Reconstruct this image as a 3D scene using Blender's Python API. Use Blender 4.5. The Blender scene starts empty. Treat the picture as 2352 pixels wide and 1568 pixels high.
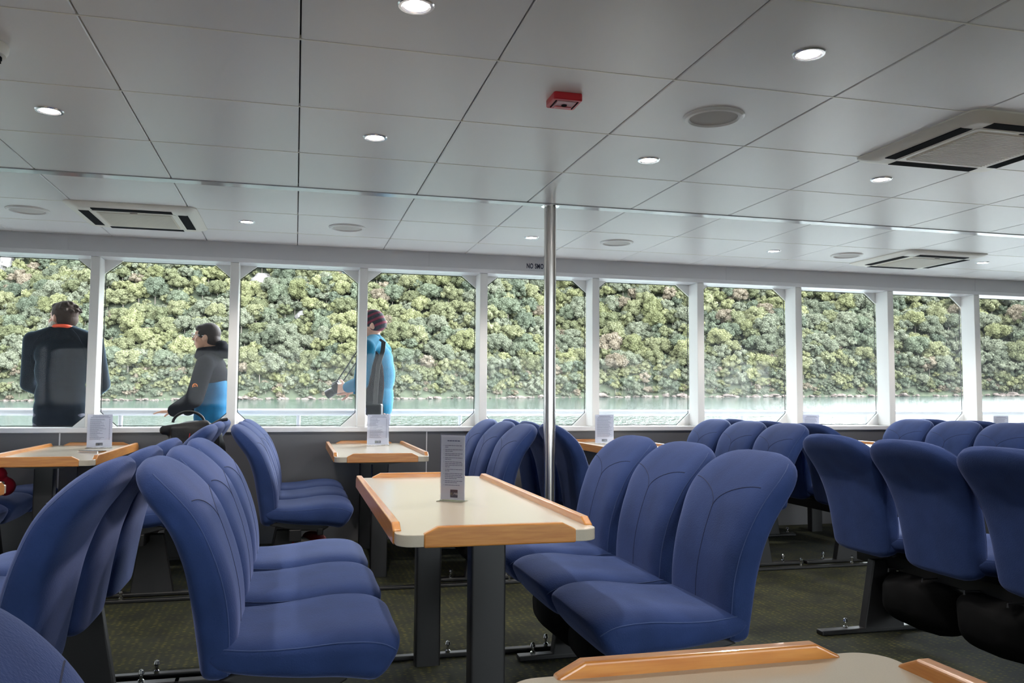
import bpy, bmesh, math, random
import numpy as np
from mathutils import Vector, Matrix, noise
random.seed(7)
C = bpy.context.scene.collection
PI = math.pi
EYE = 1.02            # camera above the cabin floor
CEIL = EYE + 1.0445
WALL = 6.04           # inner face of the window wall
TAB = 0.68            # table top height

# ------------------------------------------------------------------ camera
f, yaw, pit, rol = 1926.88, .2519, .0645, .0068
cy_, sy_, cp_, sp_ = math.cos(yaw), math.sin(yaw), math.cos(pit), math.sin(pit)
fw = Vector((sy_*cp_, cy_*cp_, sp_)); rt = Vector((cy_, -sy_, 0)); up = rt.cross(fw)
r2 = math.cos(rol)*rt + math.sin(rol)*up; u2 = -math.sin(rol)*rt + math.cos(rol)*up
cd = bpy.data.cameras.new('camera'); cam = bpy.data.objects.new('camera', cd); C.objects.link(cam)
cam.matrix_world = Matrix(((r2.x, u2.x, -fw.x, 0), (r2.y, u2.y, -fw.y, 0), (r2.z, u2.z, -fw.z, EYE), (0, 0, 0, 1)))
cd.sensor_width = 36; cd.lens = 36*f/2352; cd.clip_start = .02; cd.clip_end = 3000
bpy.context.scene.camera = cam

# ------------------------------------------------------------------ materials
def mat(name, col, rough=.5, metal=0, var=0, vscale=20, bump=0, bscale=200, sheen=0, sheen_tint=(1, 1, 1), spec=.5,
        coat=0, emis=None, es=0, col2=None, stretch=(1, 1, 1)):
    m = bpy.data.materials.new(name); m.use_nodes = True
    nt = m.node_tree; b = nt.nodes['Principled BSDF']
    b.inputs['Base Color'].default_value = (*col, 1); b.inputs['Roughness'].default_value = rough
    b.inputs['Metallic'].default_value = metal; b.inputs['Specular IOR Level'].default_value = spec
    b.inputs['Coat Weight'].default_value = coat
    if sheen:
        b.inputs['Sheen Weight'].default_value = sheen; b.inputs['Sheen Roughness'].default_value = .35
        b.inputs['Sheen Tint'].default_value = (*sheen_tint, 1)
    if emis:
        b.inputs['Emission Color'].default_value = (*emis, 1); b.inputs['Emission Strength'].default_value = es
    if var or bump:
        tc = nt.nodes.new('ShaderNodeTexCoord'); mp = nt.nodes.new('ShaderNodeMapping')
        mp.inputs['Scale'].default_value = stretch
        nt.links.new(tc.outputs['Object'], mp.inputs[0])
    if var:
        n = nt.nodes.new('ShaderNodeTexNoise'); n.inputs['Scale'].default_value = vscale; n.inputs['Detail'].default_value = 5
        nt.links.new(mp.outputs[0], n.inputs['Vector'])
        r = nt.nodes.new('ShaderNodeValToRGB'); r.color_ramp.elements[0].position = .3; r.color_ramp.elements[1].position = .7
        c2 = col2 if col2 else tuple(min(1, c*(1+var)) for c in col)
        c1 = col if col2 else tuple(c*(1-var) for c in col)
        r.color_ramp.elements[0].color = (*c1, 1); r.color_ramp.elements[1].color = (*c2, 1)
        nt.links.new(n.outputs[0], r.inputs[0]); nt.links.new(r.outputs[0], b.inputs['Base Color'])
    if bump:
        n = nt.nodes.new('ShaderNodeTexNoise'); n.inputs['Scale'].default_value = bscale; n.inputs['Detail'].default_value = 3
        nt.links.new(mp.outputs[0], n.inputs['Vector'])
        bp = nt.nodes.new('ShaderNodeBump'); bp.inputs['Strength'].default_value = bump; bp.inputs['Distance'].default_value = .004
        nt.links.new(n.outputs[0], bp.inputs['Height']); nt.links.new(bp.outputs[0], b.inputs['Normal'])
    return m

M = {}
M['white'] = mat('white paint', (.80, .79, .77), .35)
M['trimw'] = mat('trim white', (.78, .78, .80), .2)
M['fascia'] = mat('fascia grey', (.62, .62, .64), .5)
M['jointlit'] = mat('cream lit edge strip', (.90, .87, .78), .35)
M['joint'] = mat('joint strip', (.6, .6, .62), .3)
M['dado'] = mat('lower wall grey', (.125, .125, .133), .5)
M['band'] = mat('ceiling band', (.52, .53, .55), .12, spec=.7)
M['black'] = mat('black rubber', (.012, .012, .014), .5)
M['void'] = mat('joint black', (.03, .03, .03), .8)
M['leg'] = mat('charcoal powder coat', (.008, .008, .0095), .5)
M['legdark'] = mat('black steel', (.005, .005, .006), .4)
M['steel'] = mat('brushed stainless', (.62, .59, .56), .22, metal=1, var=.12, vscale=6, stretch=(60, 60, .3))
M['chrome'] = mat('chrome', (.8, .8, .8), .08, metal=1)
M['fabric'] = mat('blue velour', (.020, .040, .128), .85, var=.16, vscale=9, bump=.25, bscale=260, sheen=.30,
                  sheen_tint=(.45, .52, .95), spec=.2)
M['seam'] = mat('navy seam piping', (.008, .016, .06), .8)
M['piping'] = mat('blue seam piping', (.030, .058, .17), .8, sheen=.5, sheen_tint=(.6, .7, 1))
M['shell'] = mat('black seat shell', (.012, .012, .014), .5)
M['wood'] = mat('varnished timber', (.42, .15, .030), .28, var=.3, vscale=9, col2=(.56, .245, .055), stretch=(1.2, 14, 14), coat=.3)
M['woodY'] = mat('varnished timber lengthwise', (.42, .15, .030), .28, var=.3, vscale=9, col2=(.56, .245, .055), stretch=(14, 1.2, 14), coat=.3)
M['top'] = mat('cream laminate', (.44, .39, .31), .22, var=.03, vscale=500)
M['acw'] = mat('ivory plastic', (.85, .82, .73), .4)
M['acg'] = mat('beige grille', (.72, .66, .54), .6)
M['dk'] = mat('dark slot', (.008, .008, .011), .9, spec=.1)
M['spkr'] = mat('speaker mesh', (.62, .61, .58), .7)
M['red'] = mat('red plastic', (.62, .02, .03), .35)
M['redin'] = mat('dull pink label', (.62, .35, .38), .5)
M['navy'] = mat('navy ink', (.01, .012, .05), .6)
M['ink'] = mat('grey blue ink', (.16, .16, .26), .7)
M['paper'] = mat('white paper', (.80, .80, .86), .6)
M['logo'] = mat('logo navy', (.03, .035, .10), .5)
M['gold'] = mat('logo fern', (.30, .27, .16), .5)
M['skin'] = mat('skin', (.62, .34, .25), .55, var=.08, vscale=30)
M['skin2'] = mat('tan skin', (.50, .26, .17), .55, var=.08, vscale=30)
M['hairbrown'] = mat('brown hair', (.040, .024, .018), .75, var=.4, vscale=14, spec=.2, bump=.3, bscale=60, stretch=(1, 1, .25))
M['hairdark'] = mat('dark hair', (.024, .014, .012), .7, var=.4, vscale=14, spec=.25, bump=.3, bscale=60, stretch=(1, 1, .25))
M['fleece'] = mat('charcoal fleece', (.009, .013, .020), .95, var=.2, vscale=8, sheen=.25, sheen_tint=(.5, .8, 1), spec=.05)
M['jacketblack'] = mat('black jacket shell', (.006, .006, .009), .95, var=.2, vscale=10, spec=.05)
M['jacketblue'] = mat('blue jacket shell', (.004, .070, .150), .9, var=.25, vscale=10, spec=.1)
M['turq'] = mat('turquoise fleece', (.004, .105, .19), .9, var=.18, vscale=7, sheen=.2, sheen_tint=(.6, .9, 1), spec=.1)
M['trouser'] = mat('dark trousers', (.05, .05, .075), .8)
M['orange'] = mat('orange lining', (.85, .09, .03), .7)
M['cream'] = mat('cream neck gaiter', (.6, .56, .48), .8)
M['beanie'] = mat('dark knitted beanie', (.02, .022, .03), .9)
M['maroon'] = mat('maroon stripe', (.15, .015, .03), .9)
M['bagblack'] = mat('black nylon', (.012, .012, .015), .6, bump=.8, bscale=16)
M['bagred'] = mat('red webbing', (.6, .015, .03), .5)
M['jacketred'] = mat('crimson nylon', (.45, .012, .03), .5, bump=.8, bscale=20)
M['nylon'] = mat('dark nylon pouch', (.005, .005, .0055), .9, spec=.1, bump=1, bscale=9)
M['ljred'] = mat('faded red canvas', (.28, .02, .02), .8)
M['ljgrey'] = mat('grey canvas', (.25, .23, .21), .8)
M['rail'] = mat('white painted rail', (.85, .83, .86), .25)
M['hull'] = mat('deck paint', (.28, .30, .31), .7)
M['soffit'] = mat('soffit white', (.75, .75, .75), .5)
M['glasslamp'] = mat('lamp housing', (.5, .5, .5), .3)
M['lamp'] = mat('lit lamp', (1, 1, 1), .4, emis=(1, .93, .88), es=9)
M['lampring'] = mat('lamp bezel', (.75, .75, .77), .18, metal=.7)
M['lens'] = mat('camera black', (.015, .015, .017), .3)
M['logoorange'] = mat('orange badge', (.8, .2, .02), .5)

def nodes(m): return m.node_tree.nodes, m.node_tree.links
# ceiling: satin metal panels with a fine perforation
m = M['panel'] = mat('ceiling panel metal', (.53, .53, .535), .34, spec=.4)
n, l = nodes(m); b = n['Principled BSDF']
tc = n.new('ShaderNodeTexCoord'); v = n.new('ShaderNodeTexVoronoi'); v.inputs['Scale'].default_value = 160; v.inputs['Randomness'].default_value = 0
l.new(tc.outputs['Object'], v.inputs['Vector'])
mr = n.new('ShaderNodeMapRange'); mr.inputs[1].default_value = .15; mr.inputs[2].default_value = .3
l.new(v.outputs['Distance'], mr.inputs[0])
mx = n.new('ShaderNodeMix'); mx.data_type = 'RGBA'; mx.inputs[6].default_value = (.74, .73, .72, 1); mx.inputs[7].default_value = (.86, .85, .84, 1)
l.new(mr.outputs[0], mx.inputs[0]); l.new(mx.outputs[2], b.inputs['Base Color'])
# carpet: dark green with rows of ochre flecks and darker waves
m = M['carpet'] = mat('patterned green carpet', (.03, .045, .02), .95)
n, l = nodes(m); b = n['Principled BSDF']
tc = n.new('ShaderNodeTexCoord'); mp = n.new('ShaderNodeMapping'); mp.inputs['Scale'].default_value = (34, 52, 1)
l.new(tc.outputs['Object'], mp.inputs[0])
v = n.new('ShaderNodeTexVoronoi'); v.inputs['Scale'].default_value = 1; v.inputs['Randomness'].default_value = .35
l.new(mp.outputs[0], v.inputs['Vector'])
r = n.new('ShaderNodeValToRGB'); r.color_ramp.elements[0].position = .16; r.color_ramp.elements[0].color = (.07, .062, .008, 1)
r.color_ramp.elements[1].position = .34; r.color_ramp.elements[1].color = (.012, .016, .004, 1)
l.new(v.outputs['Distance'], r.inputs[0])
n2 = n.new('ShaderNodeTexNoise'); n2.inputs['Scale'].default_value = 7; n2.inputs['Detail'].default_value = 4; l.new(tc.outputs['Object'], n2.inputs[0])
r_ = n.new('ShaderNodeValToRGB'); r_.color_ramp.elements[0].position = .35; r_.color_ramp.elements[0].color = (.4, .45, .5, 1)
r_.color_ramp.elements[1].position = .6; r_.color_ramp.elements[1].color = (1.2, 1.15, .9, 1)
l.new(n2.outputs[0], r_.inputs[0])
mx = n.new('ShaderNodeMix'); mx.data_type = 'RGBA'; mx.blend_type = 'MULTIPLY'; mx.inputs[0].default_value = 1
l.new(r.outputs[0], mx.inputs[6]); l.new(r_.outputs[0], mx.inputs[7]); l.new(mx.outputs[2], b.inputs['Base Color'])
# knitted beanie with maroon rings
m = M['beaniestripe'] = mat('striped knit', (.02, .022, .03), .9, bump=.8, bscale=60)
n, l = nodes(m); b = n['Principled BSDF']
tc = n.new('ShaderNodeTexCoord'); w = n.new('ShaderNodeTexWave'); w.bands_direction = 'Z'; w.inputs['Scale'].default_value = 7; w.inputs['Distortion'].default_value = .6
mp = n.new('ShaderNodeMapping'); mp.inputs['Rotation'].default_value = (.5, 0, 0)
l.new(tc.outputs['Object'], mp.inputs[0]); l.new(mp.outputs[0], w.inputs[0])
r = n.new('ShaderNodeValToRGB'); r.color_ramp.elements[0].position = .55; r.color_ramp.elements[0].color = (.02, .022, .032, 1)
r.color_ramp.elements[1].position = .75; r.color_ramp.elements[1].color = (.17, .015, .04, 1)
l.new(w.outputs[0], r.inputs[0]); l.new(r.outputs[0], b.inputs['Base Color'])
# window glass: see-through pane with a fresnel reflection and a film of dried spray
def glass(name, dirt):
    m = bpy.data.materials.new(name); m.use_nodes = True; n, l = nodes(m)
    for x in list(n): n.remove(x)
    out = n.new('ShaderNodeOutputMaterial'); tr = n.new('ShaderNodeBsdfTransparent'); gl = n.new('ShaderNodeBsdfGlossy')
    tr.inputs[0].default_value = (.96, .975, .97, 1); gl.inputs['Roughness'].default_value = .02
    fr0 = n.new('ShaderNodeFresnel'); fr0.inputs['IOR'].default_value = 1.5
    fr = n.new('ShaderNodeMath'); fr.operation = 'MULTIPLY'; fr.inputs[1].default_value = .10; l.new(fr0.outputs[0], fr.inputs[0])
    mx = n.new('ShaderNodeMixShader'); l.new(fr.outputs[0], mx.inputs[0]); l.new(tr.outputs[0], mx.inputs[1]); l.new(gl.outputs[0], mx.inputs[2])
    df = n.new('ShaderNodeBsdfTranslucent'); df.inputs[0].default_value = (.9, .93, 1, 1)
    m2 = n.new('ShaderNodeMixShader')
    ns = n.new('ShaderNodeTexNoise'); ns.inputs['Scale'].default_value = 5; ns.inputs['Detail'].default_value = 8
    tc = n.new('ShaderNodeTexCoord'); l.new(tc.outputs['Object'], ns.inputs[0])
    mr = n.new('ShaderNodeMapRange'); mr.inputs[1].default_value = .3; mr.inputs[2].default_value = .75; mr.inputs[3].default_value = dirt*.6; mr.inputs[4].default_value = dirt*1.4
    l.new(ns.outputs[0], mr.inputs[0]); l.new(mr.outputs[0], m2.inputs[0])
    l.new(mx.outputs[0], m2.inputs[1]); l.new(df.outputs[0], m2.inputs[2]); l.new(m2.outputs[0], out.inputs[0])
    return m
M['glass'] = glass('clear window glass', .0015)
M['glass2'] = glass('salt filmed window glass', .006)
def acrylic():
    m = bpy.data.materials.new('clear acrylic'); m.use_nodes = True; n, l = nodes(m)
    for x in list(n): n.remove(x)
    out = n.new('ShaderNodeOutputMaterial'); tr = n.new('ShaderNodeBsdfTransparent'); gl = n.new('ShaderNodeBsdfGlossy')
    gl.inputs['Roughness'].default_value = .05; fr = n.new('ShaderNodeFresnel'); fr.inputs['IOR'].default_value = 1.49
    mx = n.new('ShaderNodeMixShader'); l.new(fr.outputs[0], mx.inputs[0]); l.new(tr.outputs[0], mx.inputs[1]); l.new(gl.outputs[0], mx.inputs[2])
    l.new(mx.outputs[0], out.inputs[0]); return m
M['acrylic'] = acrylic()
def paper():
    m = M['paper']; n, l = nodes(m); b = n['Principled BSDF']; out = n['Material Output']
    t = n.new('ShaderNodeBsdfTranslucent'); t.inputs[0].default_value = (.82, .82, .90, 1); mx = n.new('ShaderNodeMixShader'); mx.inputs[0].default_value = .45
    l.new(b.outputs[0], mx.inputs[1]); l.new(t.outputs[0], mx.inputs[2]); l.new(mx.outputs[0], out.inputs['Surface'])
paper()
# fjord water
m = M['water'] = mat('dark green fjord water', (.012, .035, .03), .05, spec=.5)
n, l = nodes(m); b = n['Principled BSDF']
tc = n.new('ShaderNodeTexCoord'); mp = n.new('ShaderNodeMapping'); mp.inputs['Scale'].default_value = (1, .33, 1)
l.new(tc.outputs['Object'], mp.inputs[0])
n1 = n.new('ShaderNodeTexNoise'); n1.inputs['Scale'].default_value = 1.3; n1.inputs['Detail'].default_value = 4; n1.inputs['Roughness'].default_value = .6
l.new(mp.outputs[0], n1.inputs[0])
bp = n.new('ShaderNodeBump'); bp.inputs['Strength'].default_value = 1; bp.inputs['Distance'].default_value = .75
l.new(n1.outputs[0], bp.inputs['Height']); l.new(bp.outputs[0], b.inputs['Normal'])
# hillside ground and tree materials
M['ground'] = mat('scrub covered ground', (.04, .052, .032), .95, var=.6, vscale=.8, col2=(.09, .105, .065), bump=1, bscale=2)
M['rock'] = mat('shore rock', (.15, .12, .105), .85, var=.35, vscale=1.2, bump=1, bscale=3)
M['cliff'] = mat('pale granite', (.19, .18, .175), .85, var=.3, vscale=.6, bump=1, bscale=1)
M['trunk'] = mat('grey bark', (.22, .19, .16), .9)
def leafmat(name, ca, cb):
    m = bpy.data.materials.new(name); m.use_nodes = True; n, l = nodes(m); b = n['Principled BSDF']
    b.inputs['Roughness'].default_value = .7; b.inputs['Specular IOR Level'].default_value = .3
    oi = n.new('ShaderNodeObjectInfo'); mx = n.new('ShaderNodeMix'); mx.data_type = 'RGBA'
    mx.inputs[6].default_value = (*ca, 1); mx.inputs[7].default_value = (*cb, 1)
    tc = n.new('ShaderNodeTexCoord'); ns = n.new('ShaderNodeTexNoise'); ns.inputs['Scale'].default_value = .9; ns.inputs['Detail'].default_value = 4
    l.new(tc.outputs['Object'], ns.inputs[0])
    at = n.new('ShaderNodeAttribute'); at.attribute_name = 'tint'; fr = n.new('ShaderNodeMath'); fr.operation = 'ADD'
    l.new(oi.outputs['Random'], fr.inputs[0]); l.new(at.outputs['Fac'], fr.inputs[1]); fq = n.new('ShaderNodeMath'); fq.operation = 'FRACT'; l.new(fr.outputs[0], fq.inputs[0])
    ad = n.new('ShaderNodeMath'); ad.operation = 'ADD'; l.new(fq.outputs[0], ad.inputs[0]); l.new(ns.outputs[0], ad.inputs[1])
    mr = n.new('ShaderNodeMapRange'); mr.inputs[1].default_value = .4; mr.inputs[2].default_value = 1.35
    l.new(ad.outputs[0], mr.inputs[0]); l.new(mr.outputs[0], mx.inputs[0]); l.new(mx.outputs[2], b.inputs['Base Color'])
    tl = n.new('ShaderNodeBsdfTranslucent'); l.new(mx.outputs[2], tl.inputs[0]); ms = n.new('ShaderNodeMixShader'); ms.inputs[0].default_value = .35
    l.new(b.outputs[0], ms.inputs[1]); l.new(tl.outputs[0], ms.inputs[2]); l.new(ms.outputs[0], n['Material Output'].inputs['Surface'])
    return m
LEAF = [leafmat('olive leaves', (.125, .138, .072), (.23, .235, .13)),
        leafmat('grey green leaves', (.125, .143, .098), (.205, .218, .155)),
        leafmat('dark green leaves', (.090, .110, .078), (.155, .18, .12)),
        leafmat('lime leaves', (.16, .17, .080), (.265, .27, .14)),
        leafmat('russet leaves', (.19, .16, .115), (.28, .235, .175))]

# ------------------------------------------------------------------ mesh helpers
class MB:
    def __init__(s): s.v = []; s.f = []; s.m = []
    def add(s, vs, fs, mi=0):
        o = len(s.v); s.v += [tuple(p) for p in vs]; s.f += [tuple(o+i for i in q) for q in fs]; s.m += [mi]*len(fs); return s
    def box(s, x0, x1, y0, y1, z0, z1, mi=0):
        vs = [(x, y, z) for x in (x0, x1) for y in (y0, y1) for z in (z0, z1)]
        return s.add(vs, [(0, 1, 3, 2), (4, 6, 7, 5), (0, 4, 5, 1), (2, 3, 7, 6), (0, 2, 6, 4), (1, 5, 7, 3)], mi)
    def prism(s, poly, d0, d1, ax='z', mi=0):
        # poly in the plane of the two other axes; extruded along ax
        n = len(poly)
        def P(a, b, d): return (a, b, d) if ax == 'z' else ((a, d, b) if ax == 'y' else (d, a, b))
        vs = [P(a, b, d0) for a, b in poly]+[P(a, b, d1) for a, b in poly]
        fs = [tuple(range(n))[::-1], tuple(range(n, 2*n))]+[(i, (i+1) % n, n+(i+1) % n, n+i) for i in range(n)]
        return s.add(vs, fs, mi)
    def tube(s, pts, r, seg=10, mi=0, cap=True):
        pts = [Vector(p) for p in pts]; rs = r if isinstance(r, (list, tuple)) else [r]*len(pts)
        vs = []; fs = []; prev = None
        for i, p in enumerate(pts):
            t = (pts[min(i+1, len(pts)-1)]-pts[max(i-1, 0)]).normalized()
            if prev is None:
                a = Vector((0, 0, 1)) if abs(t.z) < .9 else Vector((1, 0, 0)); u = t.cross(a).normalized()
            else: u = (prev-t*prev.dot(t)).normalized()
            prev = u; w = t.cross(u)
            vs += [p+(u*math.cos(2*PI*k/seg)+w*math.sin(2*PI*k/seg))*rs[i] for k in range(seg)]
        for i in range(len(pts)-1):
            fs += [(i*seg+k, i*seg+(k+1) % seg, (i+1)*seg+(k+1) % seg, (i+1)*seg+k) for k in range(seg)]
        if cap: fs += [tuple(range(seg))[::-1], tuple(range((len(pts)-1)*seg, len(pts)*seg))]
        return s.add(vs, fs, mi)
    def lathe(s, prof, c=(0, 0, 0), seg=32, mi=0):
        vs = []; fs = []
        for r, z in prof: vs += [(c[0]+r*math.cos(2*PI*k/seg), c[1]+r*math.sin(2*PI*k/seg), c[2]+z) for k in range(seg)]
        for i in range(len(prof)-1): fs += [(i*seg+k, i*seg+(k+1) % seg, (i+1)*seg+(k+1) % seg, (i+1)*seg+k) for k in range(seg)]
        fs += [tuple(range(seg))[::-1], tuple(range((len(prof)-1)*seg, len(prof)*seg))]
        return s.add(vs, fs, mi)
    def build(s, name, mats, parent=None, smooth=30, bevel=0, seg=2, loc=None):
        me = bpy.data.meshes.new(name); me.from_pydata(s.v, [], s.f)
        for mm in (mats if isinstance(mats, (list, tuple)) else [mats]): me.materials.append(M[mm] if isinstance(mm, str) else mm)
        me.polygons.foreach_set('material_index', s.m)
        bm = bmesh.new(); bm.from_mesh(me); bmesh.ops.recalc_face_normals(bm, faces=bm.faces); bm.to_mesh(me); bm.free()
        if smooth:
            me.polygons.foreach_set('use_smooth', [True]*len(me.polygons)); me.set_sharp_from_angle(angle=math.radians(smooth))
        me.update()
        o = bpy.data.objects.new(name, me); C.objects.link(o)
        if parent: o.parent = parent
        if loc: o.location = loc
        if bevel:
            md = o.modifiers.new('bevel', 'BEVEL'); md.width = bevel; md.segments = seg; md.limit_method = 'ANGLE'; md.angle_limit = .6
        return o
def tag(o, label=None, cat=None, group=None, kind=None):
    if label: o['label'] = label
    if cat: o['category'] = cat
    if group: o['group'] = group
    if kind: o['kind'] = kind
    return o
def empty(name, loc=(0, 0, 0), rz=0, label=None, cat=None, group=None):
    o = bpy.data.objects.new(name, None); C.objects.link(o); o.location = loc; o.rotation_euler = (0, 0, rz); o.empty_display_size = .1
    return tag(o, label, cat, group)
def copy_tree(o, parent=None):
    c = o.copy(); C.objects.link(c); c.parent = parent
    for ch in [k for k in kids.get(o.name, [])] if False else list(o.children): copy_tree(ch, c)
    return c
kids = {}
def struct(o): o['kind'] = 'structure'; return o

# ------------------------------------------------------------------ cabin shell
XL, XR, YB = -5.0, 11.5, -6.2
PX0, PW = -1.3036, .8803        # window posts
def posts_x(i): return PX0+PW*i
b_ = MB(); b_.box(XL, XR, YB, WALL, -.06, 0); struct(b_.build('floor', 'carpet', smooth=0))
# ceiling panels
gx0, gy0, S = -.0089, 2.4926, .6
b_ = MB(); g = .0022; cz = CEIL
def panel(x0, x1, y0, y1):
    e = .003; h = .0007; k = .003
    vs = [(x0+g, y0+h, cz+e), (x1-g, y0+h, cz+e), (x1-g, y1-h, cz+e), (x0+g, y1-h, cz+e),
          (x0+g+e, y0+h+k, cz), (x1-g-e, y0+h+k, cz), (x1-g-e, y1-h-k, cz), (x0+g+e, y1-h-k, cz),
          (x0+g, y0+h, cz+.02), (x1-g, y0+h, cz+.02), (x1-g, y1-h, cz+.02), (x0+g, y1-h, cz+.02)]
    b_.add(vs, [(4, 5, 6, 7), (0, 1, 5, 4), (1, 2, 6, 5), (2, 3, 7, 6), (3, 0, 4, 7), (0, 8, 9, 1), (1, 9, 10, 2), (2, 10, 11, 3), (3, 11, 8, 0)])
BY0, BY1 = gy0+3*S+.02, gy0+3*S+.10
ys = [gy0+S*j for j in range(-15, 3)]+[BY0]
ys2 = [BY1, BY1+.6, BY1+1.2, WALL]
nx0 = int(math.floor((XL-gx0)/S)); nx1 = int(math.ceil((XR-gx0)/S))
for i in range(nx0, nx1):
    xa, xb = max(XL, gx0+S*i), min(XR, gx0+S*(i+1))
    for k in range(len(ys)-1):
        if ys[k+1] > YB: panel(xa, xb, max(ys[k], YB), ys[k+1])
    for k in range(len(ys2)-1): panel(xa, xb, ys2[k], ys2[k+1])
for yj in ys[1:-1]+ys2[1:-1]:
    if yj > YB: b_.box(XL, XR, yj-.0032, yj+.0032, cz-.0012, cz+.012, 1)  # cream seam strips, toned brighter than the panels to stand in for lit edges
ceil = struct(b_.build('ceiling', ['panel', 'jointlit'], smooth=0))
b_ = MB(); b_.box(XL, XR, YB, WALL+.2, cz+.021, cz+.08); o = b_.build('trim_1', 'void', smooth=0); struct(o)
b_ = MB(); b_.box(XL, XR, BY0+.002, BY1-.002, cz-.004, cz+.02); struct(b_.build('trim_2', 'band', smooth=0, bevel=.002))

def window_wall(Y, s, n0, n1, xl, xr):
    """s=+1: wall on +Y side; inner face at Y, outwards = s."""
    def yy(d): return Y+s*d
    Z = lambda r: EYE+r
    def bx(b, x0, x1, d0, d1, z0, z1, mi=0): b.box(x0, x1, min(yy(d0), yy(d1)), max(yy(d0), yy(d1)), z0, z1, mi)
    nm = 'front' if s > 0 else 'back'
    b = MB(); bx(b, xl, xr, 0, .16, 0, Z(-.262)); struct(b.build('wall_'+nm, 'dado', smooth=0))
    b = MB(); bx(b, xl, xr, -.012, .17, Z(-.262), Z(-.2285)); struct(b.build('trim_3' if s > 0 else 'trim_4', 'trimw', smooth=0, bevel=.004))
    b = MB(); bx(b, xl, xr, -.004, .16, Z(.935), CEIL+.02); struct(b.build('trim_5' if s > 0 else 'trim_6', 'fascia', smooth=0))
    b = MB(); bx(b, xl, xr, -.012, .19, Z(.905), Z(.935)); struct(b.build('trim_7' if s > 0 else 'trim_8', 'trimw', smooth=0, bevel=.003))
    # joint strips of fascia and dado
    b = MB()
    k = -1.48
    while k < xr:
        if k > xl: bx(b, k, k+.008, -.007, 0, Z(.935), CEIL); bx(b, k, k+.008, -.003, .002, 0, Z(-.262))
        k += 2.4
    struct(b.build('trim_9' if s > 0 else 'trim_10', 'joint', smooth=0))
    zs, zt = Z(-.2285), Z(.905); hw = .029
    for i in range(n0, n1+1):
        x = posts_x(i); b = MB(); bx(b, x-hw, x+hw, 0, .155, zs, zt)
        o = b.build('window_post', 'white', smooth=0, bevel=.004); o['kind'] = 'structure'; o.name = 'trim_%d' % (20+(i-n0) if s > 0 else 60+(i-n0))
    cw, chh = .115, .095
    for i in range(n0, n1):
        xa, xb = posts_x(i)+hw-.002, posts_x(i+1)-hw+.002
        num = (i-n0+1) if s > 0 else (i-n0+41)
        # frame plate with corner gussets, outside the posts
        b = MB()
        for (px, dx) in ((xa, 1), (xb, -1)):
            for (pz, dz, k1, k2) in ((zt, -1, cw, chh), (zs, 1, cw*.95, chh*1.05)):
                b.prism([(px, pz), (px+dx*k1, pz), (px, pz+dz*k2)], yy(.15), yy(.162), 'y')
        fr = struct(b.build('window_%d' % num, 'white', smooth=0))
        # black gasket following the opening
        e = .006
        P = [(xa+e, zs+chh*1.05), (xa+e, zt-chh), (xa+cw, zt-e), (xb-cw, zt-e), (xb-e, zt-chh), (xb-e, zs+chh*1.05), (xb-cw*.95, zs+e), (xa+cw*.95, zs+e)]
        b = MB()
        for q in range(8):
            a, c = P[q], P[(q+1) % 8]; b.tube([(a[0], yy(.168), a[1]), (c[0], yy(.168), c[1])], .0028, 6)
        b.build('gasket', 'black', fr)
        b = MB(); bx(b, xa-.01, xb+.01, .17, .176, zs-.01, zt+.01)
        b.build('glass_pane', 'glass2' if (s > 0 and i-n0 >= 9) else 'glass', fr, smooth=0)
window_wall(WALL, 1, -4, 14, XL, XR)
window_wall(YB, -1, -4, 14, XL, XR)
b_ = MB(); b_.box(XL-.1, XL, YB-.16, WALL+.16, 0, CEIL+.02); struct(b_.build('wall_left', 'fascia', smooth=0))
b_ = MB(); b_.box(XR, XR+.1, YB-.16, WALL+.16, 0, CEIL+.02); struct(b_.build('wall_right', 'fascia', smooth=0))

# NO SMOKING lettering on the fascia
cu = bpy.data.curves.new('no_smoking_sign', 'FONT'); cu.body = 'NO SMOKING'; cu.size = .052; cu.extrude = .0006; cu.offset = .0012; cu.space_character = 1.12
to = bpy.data.objects.new('t', cu); C.objects.link(to); bpy.context.view_layer.update()
me = bpy.data.meshes.new_from_object(to); bpy.data.objects.remove(to)
me.materials.append(M['navy'])
sg = bpy.data.objects.new('no_smoking_sign', me); C.objects.link(sg)
sg.location = (1.662, WALL-.0052, EYE+.958); sg.rotation_euler = (PI/2, 0, 0); sg.scale = (.61, 1, 1)
tag(sg, 'NO SMOKING in dark capital letters on the grey fascia above the windows', 'sign')

# ------------------------------------------------------------------ ceiling fittings
def gx(k): return gx0+S*(k+.5)
def place_desc(x, y):
    return x, y
LX = []
def make_downlight():
    r = empty('downlight')
    b = MB(); b.lathe([(.034, .0), (.040, -.004), (.047, -.004), (.050, 0), (.050, .004), (.034, .004)], seg=36); b.build('bezel', 'lampring', r)
    b = MB(); b.lathe([(.0335, -.001), (.030, .001), (.0, .0015)][:2]+[(.001, .0015)], seg=28); b.build('bulb', 'lamp', r)
    return r
dl = [(-1, 2.19, 'at left, first row of lamps'), ]
rowA = 'ceiling'
lights = [
 (.291, 2.19, 'round recessed downlight cut by the top edge of the photo'),
 (1.491, 2.19, 'round recessed downlight nearest on the right, above the round speaker'),
 (-.909, 3.39, 'round recessed downlight at far left of the main ceiling'),
 (.291, 3.39, 'round recessed downlight left of the red call point, centre of the ceiling'),
 (1.491, 3.39, 'round recessed downlight right of the steel pole top, below the near speaker'),
 (2.691, 3.39, 'round recessed downlight just below the large air conditioner'),
 (-.309, BY1+.9, 'small recessed downlight right of the left air conditioner'),
 (1.491, BY1+.9, 'small recessed downlight just left of the steel pole'),
 (3.291, BY1+.9, 'small recessed downlight left of the far right speaker'),
 (5.091, BY1+.9, 'small recessed downlight right of the far right air conditioner')]
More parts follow.
